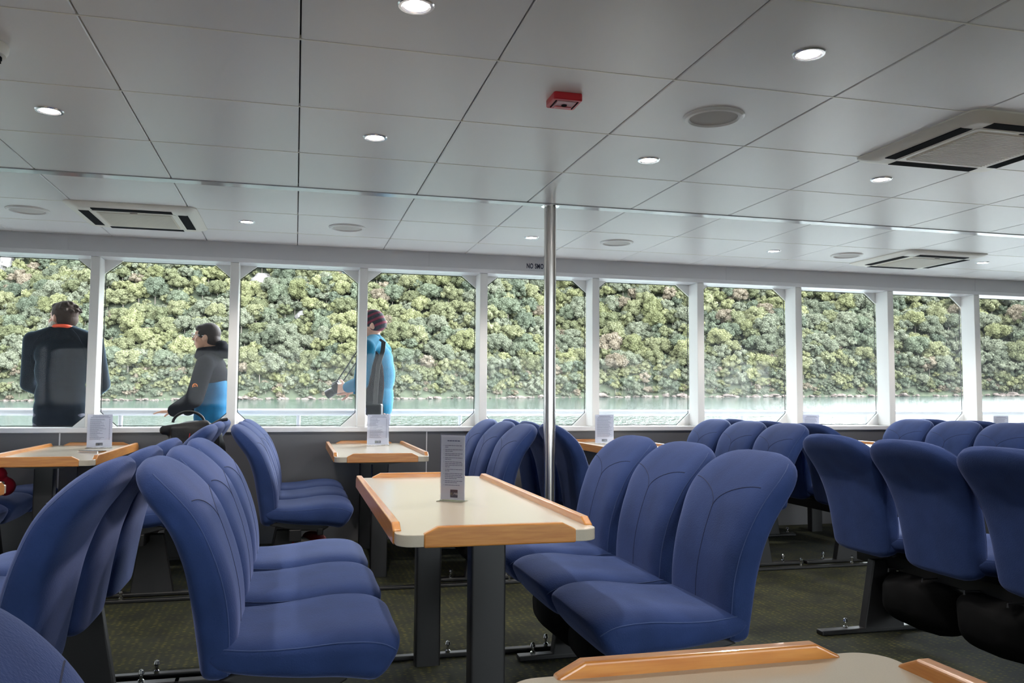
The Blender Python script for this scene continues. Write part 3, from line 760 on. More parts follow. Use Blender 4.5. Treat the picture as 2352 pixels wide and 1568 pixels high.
# --- person 1 : charcoal fleece, back to the camera, leaning on the rail
def person1():
    r = empty('person', (-1.665, 6.80, 0), -.05, 'person in a charcoal fleece with orange collar, back to us, leaning on the rail', 'person')
    HZ = 1.575; hc = (-.02, .045, HZ)
    sh = [(-.205, .01, 1.40), (.205, .01, 1.40)]; el = [(-.255, .10, 1.085), (.255, .10, 1.085)]; wr = [(-.06, .33, .955), (.07, .34, .955)]
    def body(b):
        head(b, hc, .95, 1.03); cap(b, (0, .0, 1.36), .062, (-.01, .03, 1.52), .056)
        ell(b, (0, 0, 1.22), (.165, .095, .20)); ell(b, (0, .0, 1.0), (.150, .10, .16)); ell(b, (0, 0, .90), (.165, .11, .12))
        for i in (0, 1):
            cap(b, sh[i], .052, el[i], .042); cap(b, el[i], .042, wr[i], .028)
            s = (-1, 1)[i]; hand(b, wr[i], (-s*.5, .5, -.15), (0, .3, -1), 1.0, .5)
            cap(b, (s*.085, 0, .88), .080, (s*.10, -.02, .48), .055); cap(b, (s*.10, -.02, .48), .052, (s*.11, .01, .10), .036)
            cap(b, (s*.11, .0, .055), .038, (s*.13, .15, .035), .032)
    blob('body', 'skin', r, body, .007, 3)
    def jk(b):
        ell(b, (0, .0, 1.30), (.195, .115, .14)); ell(b, (0, -.005, 1.18), (.185, .118, .20)); ell(b, (0, 0, 1.0), (.178, .118, .18)); ell(b, (0, .0, .90), (.183, .125, .16)); ell(b, (0, .0, .82), (.184, .126, .15))
        cap(b, (-.19, 0, 1.405), .062, (-.06, .0, 1.455), .06); cap(b, (.19, 0, 1.405), .062, (.06, .0, 1.455), .06)
        cap(b, (0, .0, 1.42), .078, (-.005, .012, 1.475), .070)
        for i in (0, 1):
            cap(b, sh[i], .070, el[i], .056); cap(b, el[i], .058, [wr[i][k]*.9+el[i][k]*.1 for k in range(3)], .041)
    j = blob('fleece_jacket', 'fleece', r, jk, .009, 6)
    # raglan seams
    for s in (-1, 1):
        b = MB(); b.tube([(s*.075, -.068, 1.485), (s*.13, -.100, 1.43), (s*.165, -.108, 1.36), (s*.180, -.098, 1.29), (s*.186, -.08, 1.22)], .0022, 6); b.build('sleeve_seam', 'fleece', j)
    b = MB(); b.tube([(-.006+.068*math.cos(a), .012+.066*math.sin(a), 1.497-.012*math.sin(a)) for a in np.linspace(0, 2*PI, 30)], .013, 8, cap=False); c_ = b.build('collar_lining', 'orange', r)
    c_['label'] = 'bright orange collar edge'
    b = MB(); b.tube([(-.012+.079*math.cos(a), .022+.074*math.sin(a), 1.508-.022*math.sin(a)) for a in np.linspace(.2, PI-.2+1.1, 24)], .019, 8); b.build('neck_gaiter', 'cream', r)
    def hr(b):
        R = Matrix.Rotation(.95, 3, 'Z'); c = Vector(hc)
        ell(b, c+R @ Vector((0, -.020, .034)), (.088, .098, .092), R); ell(b, c+R @ Vector((0, -.045, -.01)), (.080, .068, .070), R)
        ell(b, c+R @ Vector((0, .028, .082)), (.066, .056, .034), R)
        random.seed(5)
        for k in range(46):
            a = random.uniform(0, 2*PI); e = random.uniform(.1, 1.3); d = Vector((math.cos(a)*math.cos(e), math.sin(a)*math.cos(e)-.25, math.sin(e)))
            p = c+R @ (Vector((0, -.018, .03))+Vector((d.x*.080, d.y*.088, d.z*.084))); cap(b, p, .014, p+R @ (Vector((d.x, d.y-.4, d.z*.2-.5))*.012), .008, 6)
    blob('hair', 'hairbrown', r, hr, .006, 2)
    def tr(b):
        ell(b, (0, 0, .88), (.172, .118, .13))
        for s in (-1, 1): cap(b, (s*.085, 0, .86), .095, (s*.10, -.02, .48), .072); cap(b, (s*.10, -.02, .48), .07, (s*.11, 0, .09), .06)
    blob('trousers', 'trouser', r, tr, .012, 4)
    for s in (-1, 1): blob('shoe', 'black', r, lambda b: (cap(b, (s*.11, -.02, .05), .048, (s*.13, .16, .04), .038), b.box(s*.12-.045, s*.12+.045, -.06, .19, .0, .02)), .008, 3)
person1()

# --- person 2 : black and blue shell jacket, glasses, looking left
def person2():
    r = empty('person', (-.645, 6.88, 0), 1.42, 'person in glasses and a black and blue jacket, in profile, hand on the rail', 'person')
    k_ = .93; hc = (.0, .035, 1.455)
    sh = [(-.185, -.01, 1.24), (.185, -.01, 1.24)]; el = [(-.225, .05, .98), (.22, .06, .98)]; wr = [(-.12, .235, .885), (.19, .22, .885)]
    def body(b):
        head(b, hc, .0, .94, .10); cap(b, (0, -.03, 1.20), .056, (0, .0, 1.40), .050)
        ell(b, (0, -.02, 1.08), (.145, .085, .19)); ell(b, (0, -.02, .90), (.135, .09, .15))
        for i in (0, 1):
            s = (-1, 1)[i]
            cap(b, sh[i], .045, el[i], .038); cap(b, el[i], .036, wr[i], .025); hand(b, wr[i], (0, 1, -.05), (0, .1, -1), .92, .15 if i == 0 else .5)
            cap(b, (s*.08, -.01, .80), .078, (s*.09, -.02, .43), .052); cap(b, (s*.09, -.02, .43), .05, (s*.10, -.03, .09), .034)
            cap(b, (s*.10, -.03, .05), .034, (s*.11, .11, .032), .030)
    blob('body', 'skin2', r, body, .007, 3)
    def jb(b):
        ell(b, (0, -.02, 1.02), (.170, .122, .20)); ell(b, (0, -.02, .92), (.172, .124, .17)); ell(b, (0, -.02, .84), (.172, .126, .17))
        ell(b, (0, -.02, .76), (.165, .125, .12))
    j = blob('jacket', 'jacketblue', r, jb, .010, 5); j['label'] = 'blue lower part of the jacket'
    def jy(b):
        ell(b, (0, -.018, 1.165), (.185, .115, .125)); cap(b, (-.16, -.01, 1.245), .066, (-.05, -.02, 1.28), .066); cap(b, (.16, -.01, 1.245), .066, (.05, -.02, 1.28), .066)
    y = blob('shoulder_yoke', 'jacketblack', r, jy, .009, 5); y['label'] = 'black upper part of the jacket'
    for i in (0, 1):
        def sl(b):
            cap(b, sh[i], .070, el[i], .066); cap(b, el[i], .066, [wr[i][k]*.92+el[i][k]*.08 for k in range(3)], .050)
        s_ = blob('sleeve', 'jacketblack', r, sl, .009, 5)
    # orange badge on the near upper arm (local -x side, towards the cabin)
    b = MB(); b.tube([(-.272, .035+.016*math.cos(a), 1.075+.016*math.sin(a)) for a in np.linspace(0, 2*PI, 18)], .005, 6, cap=False); b.tube([(-.274, .03, 1.075), (-.274, .042, 1.075)], .005, 6); b.build('badge', 'logoorange', s_)
    def hd(b):
        for q in np.linspace(0, 2*PI, 22)[:-1]:
            cap(b, (.088*math.cos(q), -.005+.092*math.sin(q), 1.325-.015*math.sin(q)), .030, (.080*math.cos(q), -.0+.088*math.sin(q), 1.365-.012*math.sin(q)), .018, 8)
        ell(b, (0, -.105, 1.345), (.105, .060, .055)); ell(b, (0, -.085, 1.395), (.075, .045, .04))
    blob('hood', 'jacketblack', r, hd, .008, 4)
    def hr(b):
        c = Vector(hc); ell(b, c+Vector((0, -.022, .036)), (.080, .089, .080)); ell(b, c+Vector((0, -.05, -.015)), (.070, .058, .062)); ell(b, c+Vector((0, .035, .066)), (.062, .045, .034))
        for s in (-1, 1): ell(b, c+Vector((s*.066, .018, .025)), (.012, .03, .035))
    blob('hair', 'hairdark', r, hr, .006, 2)
    b = MB(); c = Vector(hc)
    for s in (-1, 1):
        b.tube([c+Vector((s*.030+.020*math.cos(a), .098, .018+.015*math.sin(a))) for a in np.linspace(0, 2*PI, 16)], .0016, 6, cap=False)
        b.tube([c+Vector((s*.050, .096, .022)), c+Vector((s*.072, .06, .016)), c+Vector((s*.076, -.01, .006))], .0018, 6)
    b.tube([c+Vector((-.010, .1, .02)), c+Vector((.010, .1, .02))], .0016, 6)
    b.build('glasses', 'chrome', r)
    def tr(b):
        ell(b, (0, -.01, .80), (.155, .11, .11))
        for s in (-1, 1): cap(b, (s*.08, -.01, .78), .088, (s*.09, -.02, .43), .066); cap(b, (s*.09, -.02, .43), .065, (s*.10, -.03, .08), .055)
    blob('trousers', 'trouser', r, tr, .012, 4)
    for s in (-1, 1): blob('shoe', 'black', r, lambda b: (cap(b, (s*.10, -.04, .045), .043, (s*.11, .12, .036), .034), b.box(s*.105-.04, s*.105+.04, -.08, .15, .0, .018)), .008, 3)
person2()

# --- person 3 : turquoise fleece and striped beanie, holding a camera
def person3():
    RZ = 1.15
    r = empty('person', (.615, 6.80, 0), RZ, 'person in a turquoise fleece and striped beanie, looking down at a camera', 'person')
    hc = (.0, .025, 1.572)
    sh = [(-.20, .0, 1.385), (.20, .0, 1.385)]; el = [(-.235, .03, 1.11), (.235, .04, 1.11)]; wr = [(-.07, .21, 1.075), (.06, .21, 1.06)]
    def body(b):
        head(b, hc, .15, 1.0, -.35); cap(b, (0, -.0, 1.35), .060, (0, .02, 1.51), .054)
        ell(b, (0, -.01, 1.21), (.155, .092, .20)); ell(b, (0, -.02, 1.0), (.145, .10, .17)); ell(b, (0, -.02, .88), (.16, .11, .12))
        for i in (0, 1):
            s = (-1, 1)[i]
            cap(b, sh[i], .050, el[i], .040); cap(b, el[i], .040, wr[i], .028); hand(b, wr[i], (-s*.25, 1, -.10), (-s, .2, -.1), 1.0, .7)
            cap(b, (s*.085, -.01, .87), .082, (s*.10, -.02, .47), .055); cap(b, (s*.10, -.02, .47), .052, (s*.11, -.02, .10), .036)
            cap(b, (s*.11, -.02, .055), .036, (s*.12, .13, .035), .032)
    blob('body', 'skin', r, body, .007, 3)
    def jk(b):
        ell(b, (0, -.02, 1.30), (.185, .120, .13)); ell(b, (0, -.035, 1.18), (.178, .125, .20)); ell(b, (0, -.02, 1.0), (.178, .130, .18))
        ell(b, (0, -.02, .93), (.168, .125, .13))
        cap(b, (-.185, 0, 1.395), .064, (-.06, .0, 1.44), .062); cap(b, (.185, 0, 1.395), .064, (.06, .0, 1.44), .062)
        cap(b, (0, .0, 1.40), .078, (0, .012, 1.455), .070)
        for i in (0, 1): cap(b, sh[i], .070, el[i], .060); cap(b, el[i], .060, [wr[i][k]*.88+el[i][k]*.12 for k in range(3)], .046)
    blob('fleece_top', 'turq', r, jk, .009, 5)
    # dark under-arm panel on the side towards the cabin
    def pn(b): ell(b, (-.152, -.045, 1.10), (.040, .085, .27)); ell(b, (-.152, -.045, .90), (.042, .085, .12))
    p = blob('side_panel', 'jacketblack', r, pn, .008, 4); p['label'] = 'black panel down the side of the fleece'
    def bn(b):
        R = Matrix.Rotation(.15, 3, 'Z') @ Matrix.Rotation(-.35, 3, 'X'); c = Vector(hc)
        ell(b, c+R @ Vector((0, -.012, .045)), (.090, .102, .088), R); ell(b, c+R @ Vector((0, -.030, .0)), (.086, .088, .065), R)
    blob('beanie', 'beaniestripe', r, bn, .007, 3)
    def tr(b):
        ell(b, (0, -.01, .86), (.17, .120, .13))
        for s in (-1, 1): cap(b, (s*.085, -.01, .84), .097, (s*.10, -.02, .47), .072); cap(b, (s*.10, -.02, .47), .07, (s*.11, -.02, .09), .06)
    blob('trousers', 'trouser', r, tr, .012, 4)
    for s in (-1, 1): blob('shoe', 'black', r, lambda b: (cap(b, (s*.11, -.04, .05), .046, (s*.12, .14, .04), .036), b.box(s*.115-.043, s*.115+.043, -.08, .17, .0, .02)), .008, 3)
    # camera in his hands
    RM = Matrix.Translation((.615, 6.80, 0)) @ Matrix.Rotation(RZ, 4, 'Z')
    c = empty('camera_in_hands', RM @ Vector((0, .305, 1.07)), RZ, 'black camera held at the waist by the person in turquoise', 'camera')
    c.rotation_euler = (-.5, 0, RZ)
    b = MB(); b.box(-.062, .062, -.03, .03, -.04, .042); b.box(-.025, .025, -.03, .028, .040, .060); b.build('camera_body', 'lens', c, bevel=.010, seg=3)
    b = MB(); b.tube([(0, .02, 0), (0, .06, 0), (0, .062, 0), (0, .11, 0)], [.032, .032, .036, .036], 24); b.build('lens_barrel', 'lens', c)
    b = MB(); b.tube([(0, .1105, 0), (0, .112, 0)], [.030, .030], 24); b.build('front_element', 'chrome', c)
    bpy.context.view_layer.update(); iv = c.matrix_world.inverted(); b = MB()
    for s in (-1, 1):
        e1 = iv @ (RM @ Vector((s*.075, .13, 1.36))); e2 = iv @ (RM @ Vector((s*.07, .05, 1.475))); e0 = Vector((s*.062, -.01, .03))
        b.tube([e0, e0+(e1-e0)*.5+Vector((0, 0, .0)), e1, e2], .005, 6)
    e = [iv @ (RM @ Vector((.07*math.cos(a), .05-.05*math.sin(a), 1.475))) for a in np.linspace(0, PI, 10)]; b.tube(e, .005, 6)
    b.build('neck_strap', 'black', c)
    # shoulder bag strap and bag
    g_ = empty('shoulder_bag', RM @ Vector((-.185, -.03, .80)), RZ, 'black shoulder bag with a long strap at the turquoise person\'s side', 'bag')
    b = MB(); b.box(-.035, .02, -.10, .10, -.02, .15); b.build('bag_body', 'bagblack', g_, bevel=.012, seg=3)
    b = MB()
    P = [(-.02, -.045, .14), (-.025, -.055, .30), (-.015, -.065, .45), (.03, -.085, .56), (.08, -.075, .635), (.13, -.02, .665)]
    vs = []; fs = []
    for i, p_ in enumerate(P):
        p_ = Vector(p_); vs += [p_+Vector((-.004, -.018, 0)), p_+Vector((-.004, .018, 0)), p_+Vector((.0, .018, .0)), p_+Vector((.0, -.018, .0))]
    for i in range(len(P)-1): fs += [(4*i+k, 4*i+(k+1) % 4, 4*i+4+(k+1) % 4, 4*i+4+k) for k in range(4)]
    fs += [(0, 1, 2, 3), tuple(range(4*len(P)-4, 4*len(P)))]
    b.add(vs, fs); b.build('strap', 'leg', g_)
    b = MB(); b.box(-.038, -.034, .02, .07, .07, .12); b.build('bag_label', 'ink', g_, smooth=0)
person3()

# ------------------------------------------------------------------ luggage in the cabin
r = empty('rucksack', (-.555, 5.20, .525), .1, 'black rucksack with red piping and a looped handle on the window seat', 'rucksack')
def rk(b):
    ell(b, (0, 0, .16), (.17, .11, .17)); ell(b, (0, 0, .25), (.150, .10, .09)); b.box(-.13, .13, -.08, .08, .01, .30)
    cap(b, (-.17, -.02, .285), .028, (.05, -.05, .315), .03); ell(b, (0, -.09, .12), (.12, .06, .10))
blob('bag_body', 'bagblack', r, rk, .010, 5)
b = MB(); b.tube([(-.07+.085*math.cos(a)+.03, -.01, .325+.065*math.sin(a)) for a in np.linspace(0.05, PI-.05, 16)], .008, 8); b.build('handle', 'leg', r)
b = MB(); b.tube([(.075, -.108, .30), (.083, -.118, .22), (.07, -.125, .13), (.055, -.13, .05)], .007, 8); b.tube([(-.03, -.12, .27), (-.04, -.135, .20), (-.05, -.14, .1)], .0025, 6); b.build('red_piping', 'bagred', r)
b = MB(); b.tube([(.08, -.06, .31), (.13, -.03, .34), (.17, .0, .345)], .010, 8); b.build('shoulder_strap', 'leg', r)

r = empty('red_bag', (-1.60, 4.98, .475), .2, 'crumpled red and black bag on the window seat at the left edge', 'bag')
def rb(b):
    ell(b, (-.03, 0, .09), (.16, .12, .10)); ell(b, (.05, -.05, .12), (.09, .07, .05)); ell(b, (-.1, .02, .15), (.09, .08, .07)); ell(b, (.13, -.02, .05), (.05, .05, .05))
blob('bag_body', 'jacketred', r, rb, .010, 3)
b = MB(); b.tube([(-.12, -.11, .20), (-.02, -.13, .15), (.06, -.125, .09), (.12, -.1, .03)], .014, 8); b.build('black_band', 'bagblack', r)
b = MB(); b.tube([(.05, -.13, .085), (.13, -.10, .075)], .008, 8); b.build('pale_toggle', 'cream', r)

r = empty('life_jacket', (.07, 4.66, .0), .3, 'red and grey folded life jacket under the window seats by the small left table', 'life jacket')
def lj(b): ell(b, (0, 0, .20), (.10, .16, .045), Matrix.Rotation(.5, 3, 'Y')); ell(b, (.05, 0, .25), (.05, .14, .035))
blob('red_canvas', 'ljred', r, lj, .010, 4)
def lj2(b): ell(b, (-.02, -.06, .235), (.07, .09, .03), Matrix.Rotation(.5, 3, 'Y'))
blob('grey_flap', 'ljgrey', r, lj2, .010, 4)
b = MB(); b.tube([(-.10, 0, .16), (-.14, 0, .05), (-.14, 0, .0)], .006, 6); b.build('strap', 'black', r)

# ------------------------------------------------------------------ side deck, handrail, overhang
b_ = MB(); b_.box(XL-1, XR+1, WALL+.16, 7.42, -.10, 0); struct(b_.build('trim_90', 'hull', smooth=0))
b_ = MB(); b_.box(XL-1, XR+1, WALL+.16, 7.3, EYE+1.16, EYE+1.22); struct(b_.build('trim_91', 'soffit', smooth=0))
b_ = MB(); b_.box(XL-.2, XR+.2, YB-.16, WALL+.16, CEIL+.08, CEIL+.14); struct(b_.build('trim_92', 'soffit', smooth=0))
r = empty('handrail', (0, 7.2, 0), 0, 'white tubular handrail along the outside deck', 'handrail')
b = MB(); b.tube([(XL-1, 0, EYE-.150), (XR+1, 0, EYE-.150)], .029, 20); b.build('top_rail', 'rail', r, smooth=60)
b = MB()
for z in (.60, .33): b.tube([(XL-1, 0, z), (XR+1, 0, z)], .010, 10)
b.build('lower_rail', 'rail', r, smooth=60)
for k in range(-3, 9):
    b = MB(); x = -1.33+1.36*k; b.tube([(x, 0, EYE-.15), (x, 0, .0)], .017, 14); b.build('rail_post', 'rail', r, smooth=60)
for x, lab in ((.40, 'round grey lamp outside at the top of the third window'), (4.26, 'round grey lamp outside at the top of the seventh window')):
    r = empty('deck_lamp', (x, 6.62, EYE+1.16), 0, lab, 'lamp', 'outside deck lamps')
    b = MB(); b.lathe([(.075, 0), (.085, -.03), (.085, -.14), (.07, -.16)], seg=32); b.build('housing', 'glasslamp', r, smooth=50)
    b = MB(); b.lathe([(.086, -.135), (.094, -.15), (.090, -.18), (.065, -.215), (.001, -.232)], seg=32); b.build('dome', 'glasslamp', r, smooth=50)

# ------------------------------------------------------------------ outside: tilted sea frame (the boat heels slightly)
nrm = Vector((-.01466, -.00928, .99985)).normalized()
ex = Vector((cy_, -sy_, 0)); ex = (ex-nrm*ex.dot(nrm)).normalized(); ey = nrm.cross(ex)      # ex: along the shore, ey: away from us
O = Vector((0, 0, EYE))-nrm*4.0
def sea(x, y, z): return O+ex*x+ey*y+nrm*z
TM = Matrix((( ex.x, ey.x, nrm.x, O.x), (ex.y, ey.y, nrm.y, O.y), (ex.z, ey.z, nrm.z, O.z), (0, 0, 0, 1)))
b = MB(); b.add([(-1500, -1500, 0), (1500, -1500, 0), (1500, 1500, 0), (-1500, 1500, 0)], [(0, 1, 2, 3)])
w_ = b.build('fjord_water', 'water', smooth=0); w_.matrix_world = TM; struct(w_)
def shore(x): return 255+5*math.sin(x*.021+1)+3*math.sin(x*.06)+2.0*noise.noise(Vector((x*.08, 0, 0)))
def hill(x, y):
    d = y-shore(x)
    if d < 0: return -2+.2*d if d > -10 else -4
    h = 1.0*min(d, 3)+d*.93+5*noise.noise(Vector((x*.03, y*.03, 1)))*min(1, d/10)+2.5*noise.noise(Vector((x*.09, y*.09, 4)))*min(1, d/6)
    # a gully and a spur
    h -= 5*math.exp(-((x-12)/9)**2)*min(1, d/25)
    return min(h, 74+5*noise.noise(Vector((x*.01, y*.01, 9))))
nx, ny = 130, 80; vs = []; fs = []
for j in range(ny+1):
    for i in range(nx+1):
        x = -420+840*i/nx; y = 243+j*3.2 if j < 30 else 339+(j-30)*6
        vs.append((x, y, hill(x, y)))
for j in range(ny):
    for i in range(nx): fs.append((j*(nx+1)+i, j*(nx+1)+i+1, (j+1)*(nx+1)+i+1, (j+1)*(nx+1)+i))
b = MB(); b.add(vs, fs); h_ = b.build('hillside', 'ground', smooth=60); h_.matrix_world = TM; struct(h_)

# tree prototypes: lumpy crowns made of thousands of leaf clumps
def crown_mesh(seed, mi, lobes, flat, leafn, ls, low=False):
    rs = np.random.RandomState(seed); rnd = random.Random(seed)
    V = []; F = []; MI = []
    L = []
    for k in range(lobes):
        a = 2*PI*(k*.618+rnd.uniform(-.08, .08)); zz = -.35+1.3*(k+.5)/lobes; rr = math.sqrt(max(0, 1-min(1, abs(zz))**2))*.66*rnd.uniform(.8, 1.1)
        L.append((rr*math.cos(a), rr*math.sin(a), .55+.52*zz*flat, rnd.uniform(.25, .38)))
    L.append((0, 0, .5, .5))
    # dark core lobes
    for (cx, cy, cz2, R) in L:
        n, g_ = (7, 12) if not low else (4, 8); base = len(V)
        for i in range(n+1):
            th = PI*i/n
            for k in range(g_):
                ph = 2*PI*k/g_; q = .80+.10*math.sin(5*th+3*ph+seed)
                V.append((cx+R*q*math.sin(th)*math.cos(ph), cy+R*q*math.sin(th)*math.sin(ph), cz2+.85*R*q*math.cos(th)))
        for i in range(n):
            for k in range(g_): F.append((base+i*g_+k, base+i*g_+(k+1) % g_, base+(i+1)*g_+(k+1) % g_, base+(i+1)*g_+k)); MI.append(0)
    for q in range(leafn):
        cx, cy, cz2, R = L[rs.randint(len(L))]
        d = rs.normal(size=3); d /= np.linalg.norm(d)
        if d[2] < -.35: d[2] = -d[2]
        p = np.array((cx, cy, cz2))+d*R*rs.uniform(.86, 1.10)*np.array((1, 1, .85))
        t = rs.normal(size=3); nn = .55*d+.75*t; nn /= np.linalg.norm(nn)
        a = np.cross(nn, rs.normal(size=3)); a /= np.linalg.norm(a); c = np.cross(nn, a); s = ls*rs.uniform(.6, 1.3)
        base = len(V)
        for (u, v) in ((-1, -.6), (1, -.6), (.8, .7), (-.8, .7)): V.append(tuple(p+a*u*s+c*v*s))
        F.append((base, base+1, base+2, base+3)); MI.append(0)
    # trunk
    base = len(V)
    for z, rr in ((-1.3, .05), (.55, .03)):
        for k in range(6): V.append((rr*math.cos(k*PI/3), rr*math.sin(k*PI/3), z))
    for k in range(6): F.append((base+k, base+(k+1) % 6, base+6+(k+1) % 6, base+6+k)); MI.append(1)
    if low: return np.array(V), np.array(F), len(F)-6
    me = bpy.data.meshes.new('tree'); me.from_pydata(V, [], F); me.materials.append(LEAF[mi]); me.materials.append(M['trunk'])
    me.polygons.foreach_set('material_index', MI); me.update(); return me
KIND = ['olive green', 'grey green', 'dark green', 'lime green', 'russet brown']
TREES = []
for k in range(5):
    for q in range(2): TREES.append((k, crown_mesh(10*k+q+1, k, 17 if k != 2 else 22, .95+.3*q, 2300, .046)))
LOW = [crown_mesh(10*k+q+1, k, 9, .95+.3*q, 400, .082, True) for k in range(5) for q in range(2)]
rnd = random.Random(11)
pts = []
def kind_at(x, y):
    v = noise.noise(Vector((x*.02, y*.03, 3))); v2 = noise.noise(Vector((x*.05, y*.05, 8))); u = rnd.random()
    if u < .035+(.07 if v2 > .25 else 0): return 4
    if u < .22: return 2
    if u < .52-.25*v: return 1
    return 0 if u < .84-.1*v else 3
cell = {}
def far_enough(x, y, R):
    k = (int(x//3), int(y//3))
    for a in (-2, -1, 0, 1, 2):
        for b2 in (-2, -1, 0, 1, 2):
            for (qx, qy, qR) in cell.get((k[0]+a, k[1]+b2), ()):
                if (qx-x)**2+(qy-y)**2 < (.375*(R+qR))**2: return False
    cell.setdefault(k, []).append((x, y, R)); return True
for R, n in ((4.4, 200), (3.8, 450), (3.2, 1100), (2.7, 2400), (2.2, 4200), (1.7, 7000)):
    for q in range(n*2):
        x = rnd.uniform(-195, 195); d = rnd.uniform(.6, 82); y = shore(x)+d
        if d < 3 and R > 3: continue
        if any(abs(x-qx) < qr and abs(d-qd) < qr*.9 for qx, qd, qr in ((-88, 38, 5), (-182, 42, 4.5), (-70, 20, 2.5), (72, 10.5, 2.2))): continue
        if far_enough(x, y, R): pts.append((x, y, hill(x, y)+(.05 if d < 3 else (.45 if R > 2.5 else .15))*R, R, kind_at(x, y), rnd.uniform(0, 6.28), rnd.uniform(.85, 1.25)))
for q in range(1300):
    x = rnd.uniform(-195, 195); d = rnd.uniform(2.0, 11); y = shore(x)+d; Rb = rnd.uniform(1.3, 2.3)
    pts.append((x, y, hill(x, y)-.1*Rb, Rb, kind_at(x, y), rnd.uniform(0, 6.28), rnd.uniform(.85, 1.15)))
for q in range(420):
    x = -195+390*(q+rnd.random())/420; d = rnd.uniform(.2, 2.2); y = shore(x)+d; Rb = rnd.uniform(1.1, 1.9)
    pts.append((x, y, hill(x, y)-.2*Rb, Rb, rnd.choice((0, 1, 1, 2, 4)), rnd.uniform(0, 6.28), rnd.uniform(.8, 1.1)))
# which trees fall inside the view, and how big
def view(p):
    q = p-Vector((0, 0, EYE)); dd = q.dot(fw); return 1176+f*q.dot(r2)/dd, 784-f*q.dot(u2)/dd, dd
PXS = [posts_x(i) for i in range(0, 9)]
def pane(px):
    edges = [view(Vector((x, WALL, 1.3)))[0] for x in PXS]
    k = sum(1 for e in edges if px > e); return k
ORD = ['first', 'second', 'third', 'fourth', 'fifth', 'sixth', 'seventh', 'eighth', 'ninth', 'tenth']
ind = []; rest = []
for i, (x, y, z, R, kd, rz, sz) in enumerate(pts):
    w = sea(x, y, z+R*.6); px, py, dd = view(w)
    inside = -10 < px < 2362 and 590 < py < 915 and min(abs(px-view(Vector((q, WALL, 1.3)))[0]) for q in PXS) > 16
    ind.append((R/dd*f if inside else -1, i, px, py))
ind.sort(reverse=True); top = set(t[1] for t in ind[:290]); info = {t[1]: t for t in ind}
QR = Matrix(((ex.x, ey.x, nrm.x), (ex.y, ey.y, nrm.y), (ex.z, ey.z, nrm.z))).to_quaternion()
for i, (x, y, z, R, kd, rz, sz) in enumerate(pts):
    if i in top:
        me = TREES[kd*2+(i % 2)][1]; o = bpy.data.objects.new('tree', me); C.objects.link(o)
        o.location = sea(x, y, z-.1*R); o.rotation_mode = 'QUATERNION'; o.rotation_quaternion = QR @ Matrix.Rotation(rz, 3, 'Z').to_quaternion(); o.scale = (R, R, R*sz)
        _, _, px, py = info[i]; band = 'just above the shore' if py > 840 else ('halfway up the hillside' if py > 720 else 'high on the hillside')
        pk = ORD[min(pane(px), 9)]
        tag(o, '%s tree crown %s behind the %s window from the left' % (KIND[kd], band, pk), 'tree', '%s trees %s behind the %s window' % (KIND[kd], band, pk))
    else: rest.append(i)
# the remaining forest: one object, instanced crowns on points
V_, F_, MI_, T_ = [], [], [], []; base = 0
for i in rest:
    x, y, z, R, kd, rz, sz = pts[i]; v, fq, trunk = LOW[kd*2+(i % 2)]
    c_, s_ = math.cos(rz)*R, math.sin(rz)*R
    w = np.empty_like(v); w[:, 0] = v[:, 0]*c_-v[:, 1]*s_+x; w[:, 1] = v[:, 0]*s_+v[:, 1]*c_+y; w[:, 2] = v[:, 2]*R*sz+z
    V_.append(w); F_.append(fq+base); mi_ = np.full(len(fq), kd, np.int32); mi_[trunk:] = 5; MI_.append(mi_); T_.append(np.full(len(v), (i*.6180339) % 1, np.float32)); base += len(v)
V_ = np.concatenate(V_).astype(np.float32); F_ = np.concatenate(F_).astype(np.int32); MI_ = np.concatenate(MI_); T_ = np.concatenate(T_)
me = bpy.data.meshes.new('forest'); me.vertices.add(len(V_)); me.vertices.foreach_set('co', V_.ravel())
me.loops.add(len(F_)*4); me.loops.foreach_set('vertex_index', F_.ravel()); me.polygons.add(len(F_))
me.polygons.foreach_set('loop_start', np.arange(0, len(F_)*4, 4, dtype=np.int32)); me.polygons.foreach_set('material_index', MI_)
for k in range(5): me.materials.append(LEAF[k])
me.materials.append(M['trunk'])
at_ = me.attributes.new('tint', 'FLOAT', 'POINT'); at_.data.foreach_set('value', T_)
me.update(calc_edges=True)
print('TREES', len(pts), len(F_))
fo = bpy.data.objects.new('forest', me); C.objects.link(fo); fo.matrix_world = TM
tag(fo, 'dense mixed native forest covering the rest of the hillside', 'forest', kind='stuff')

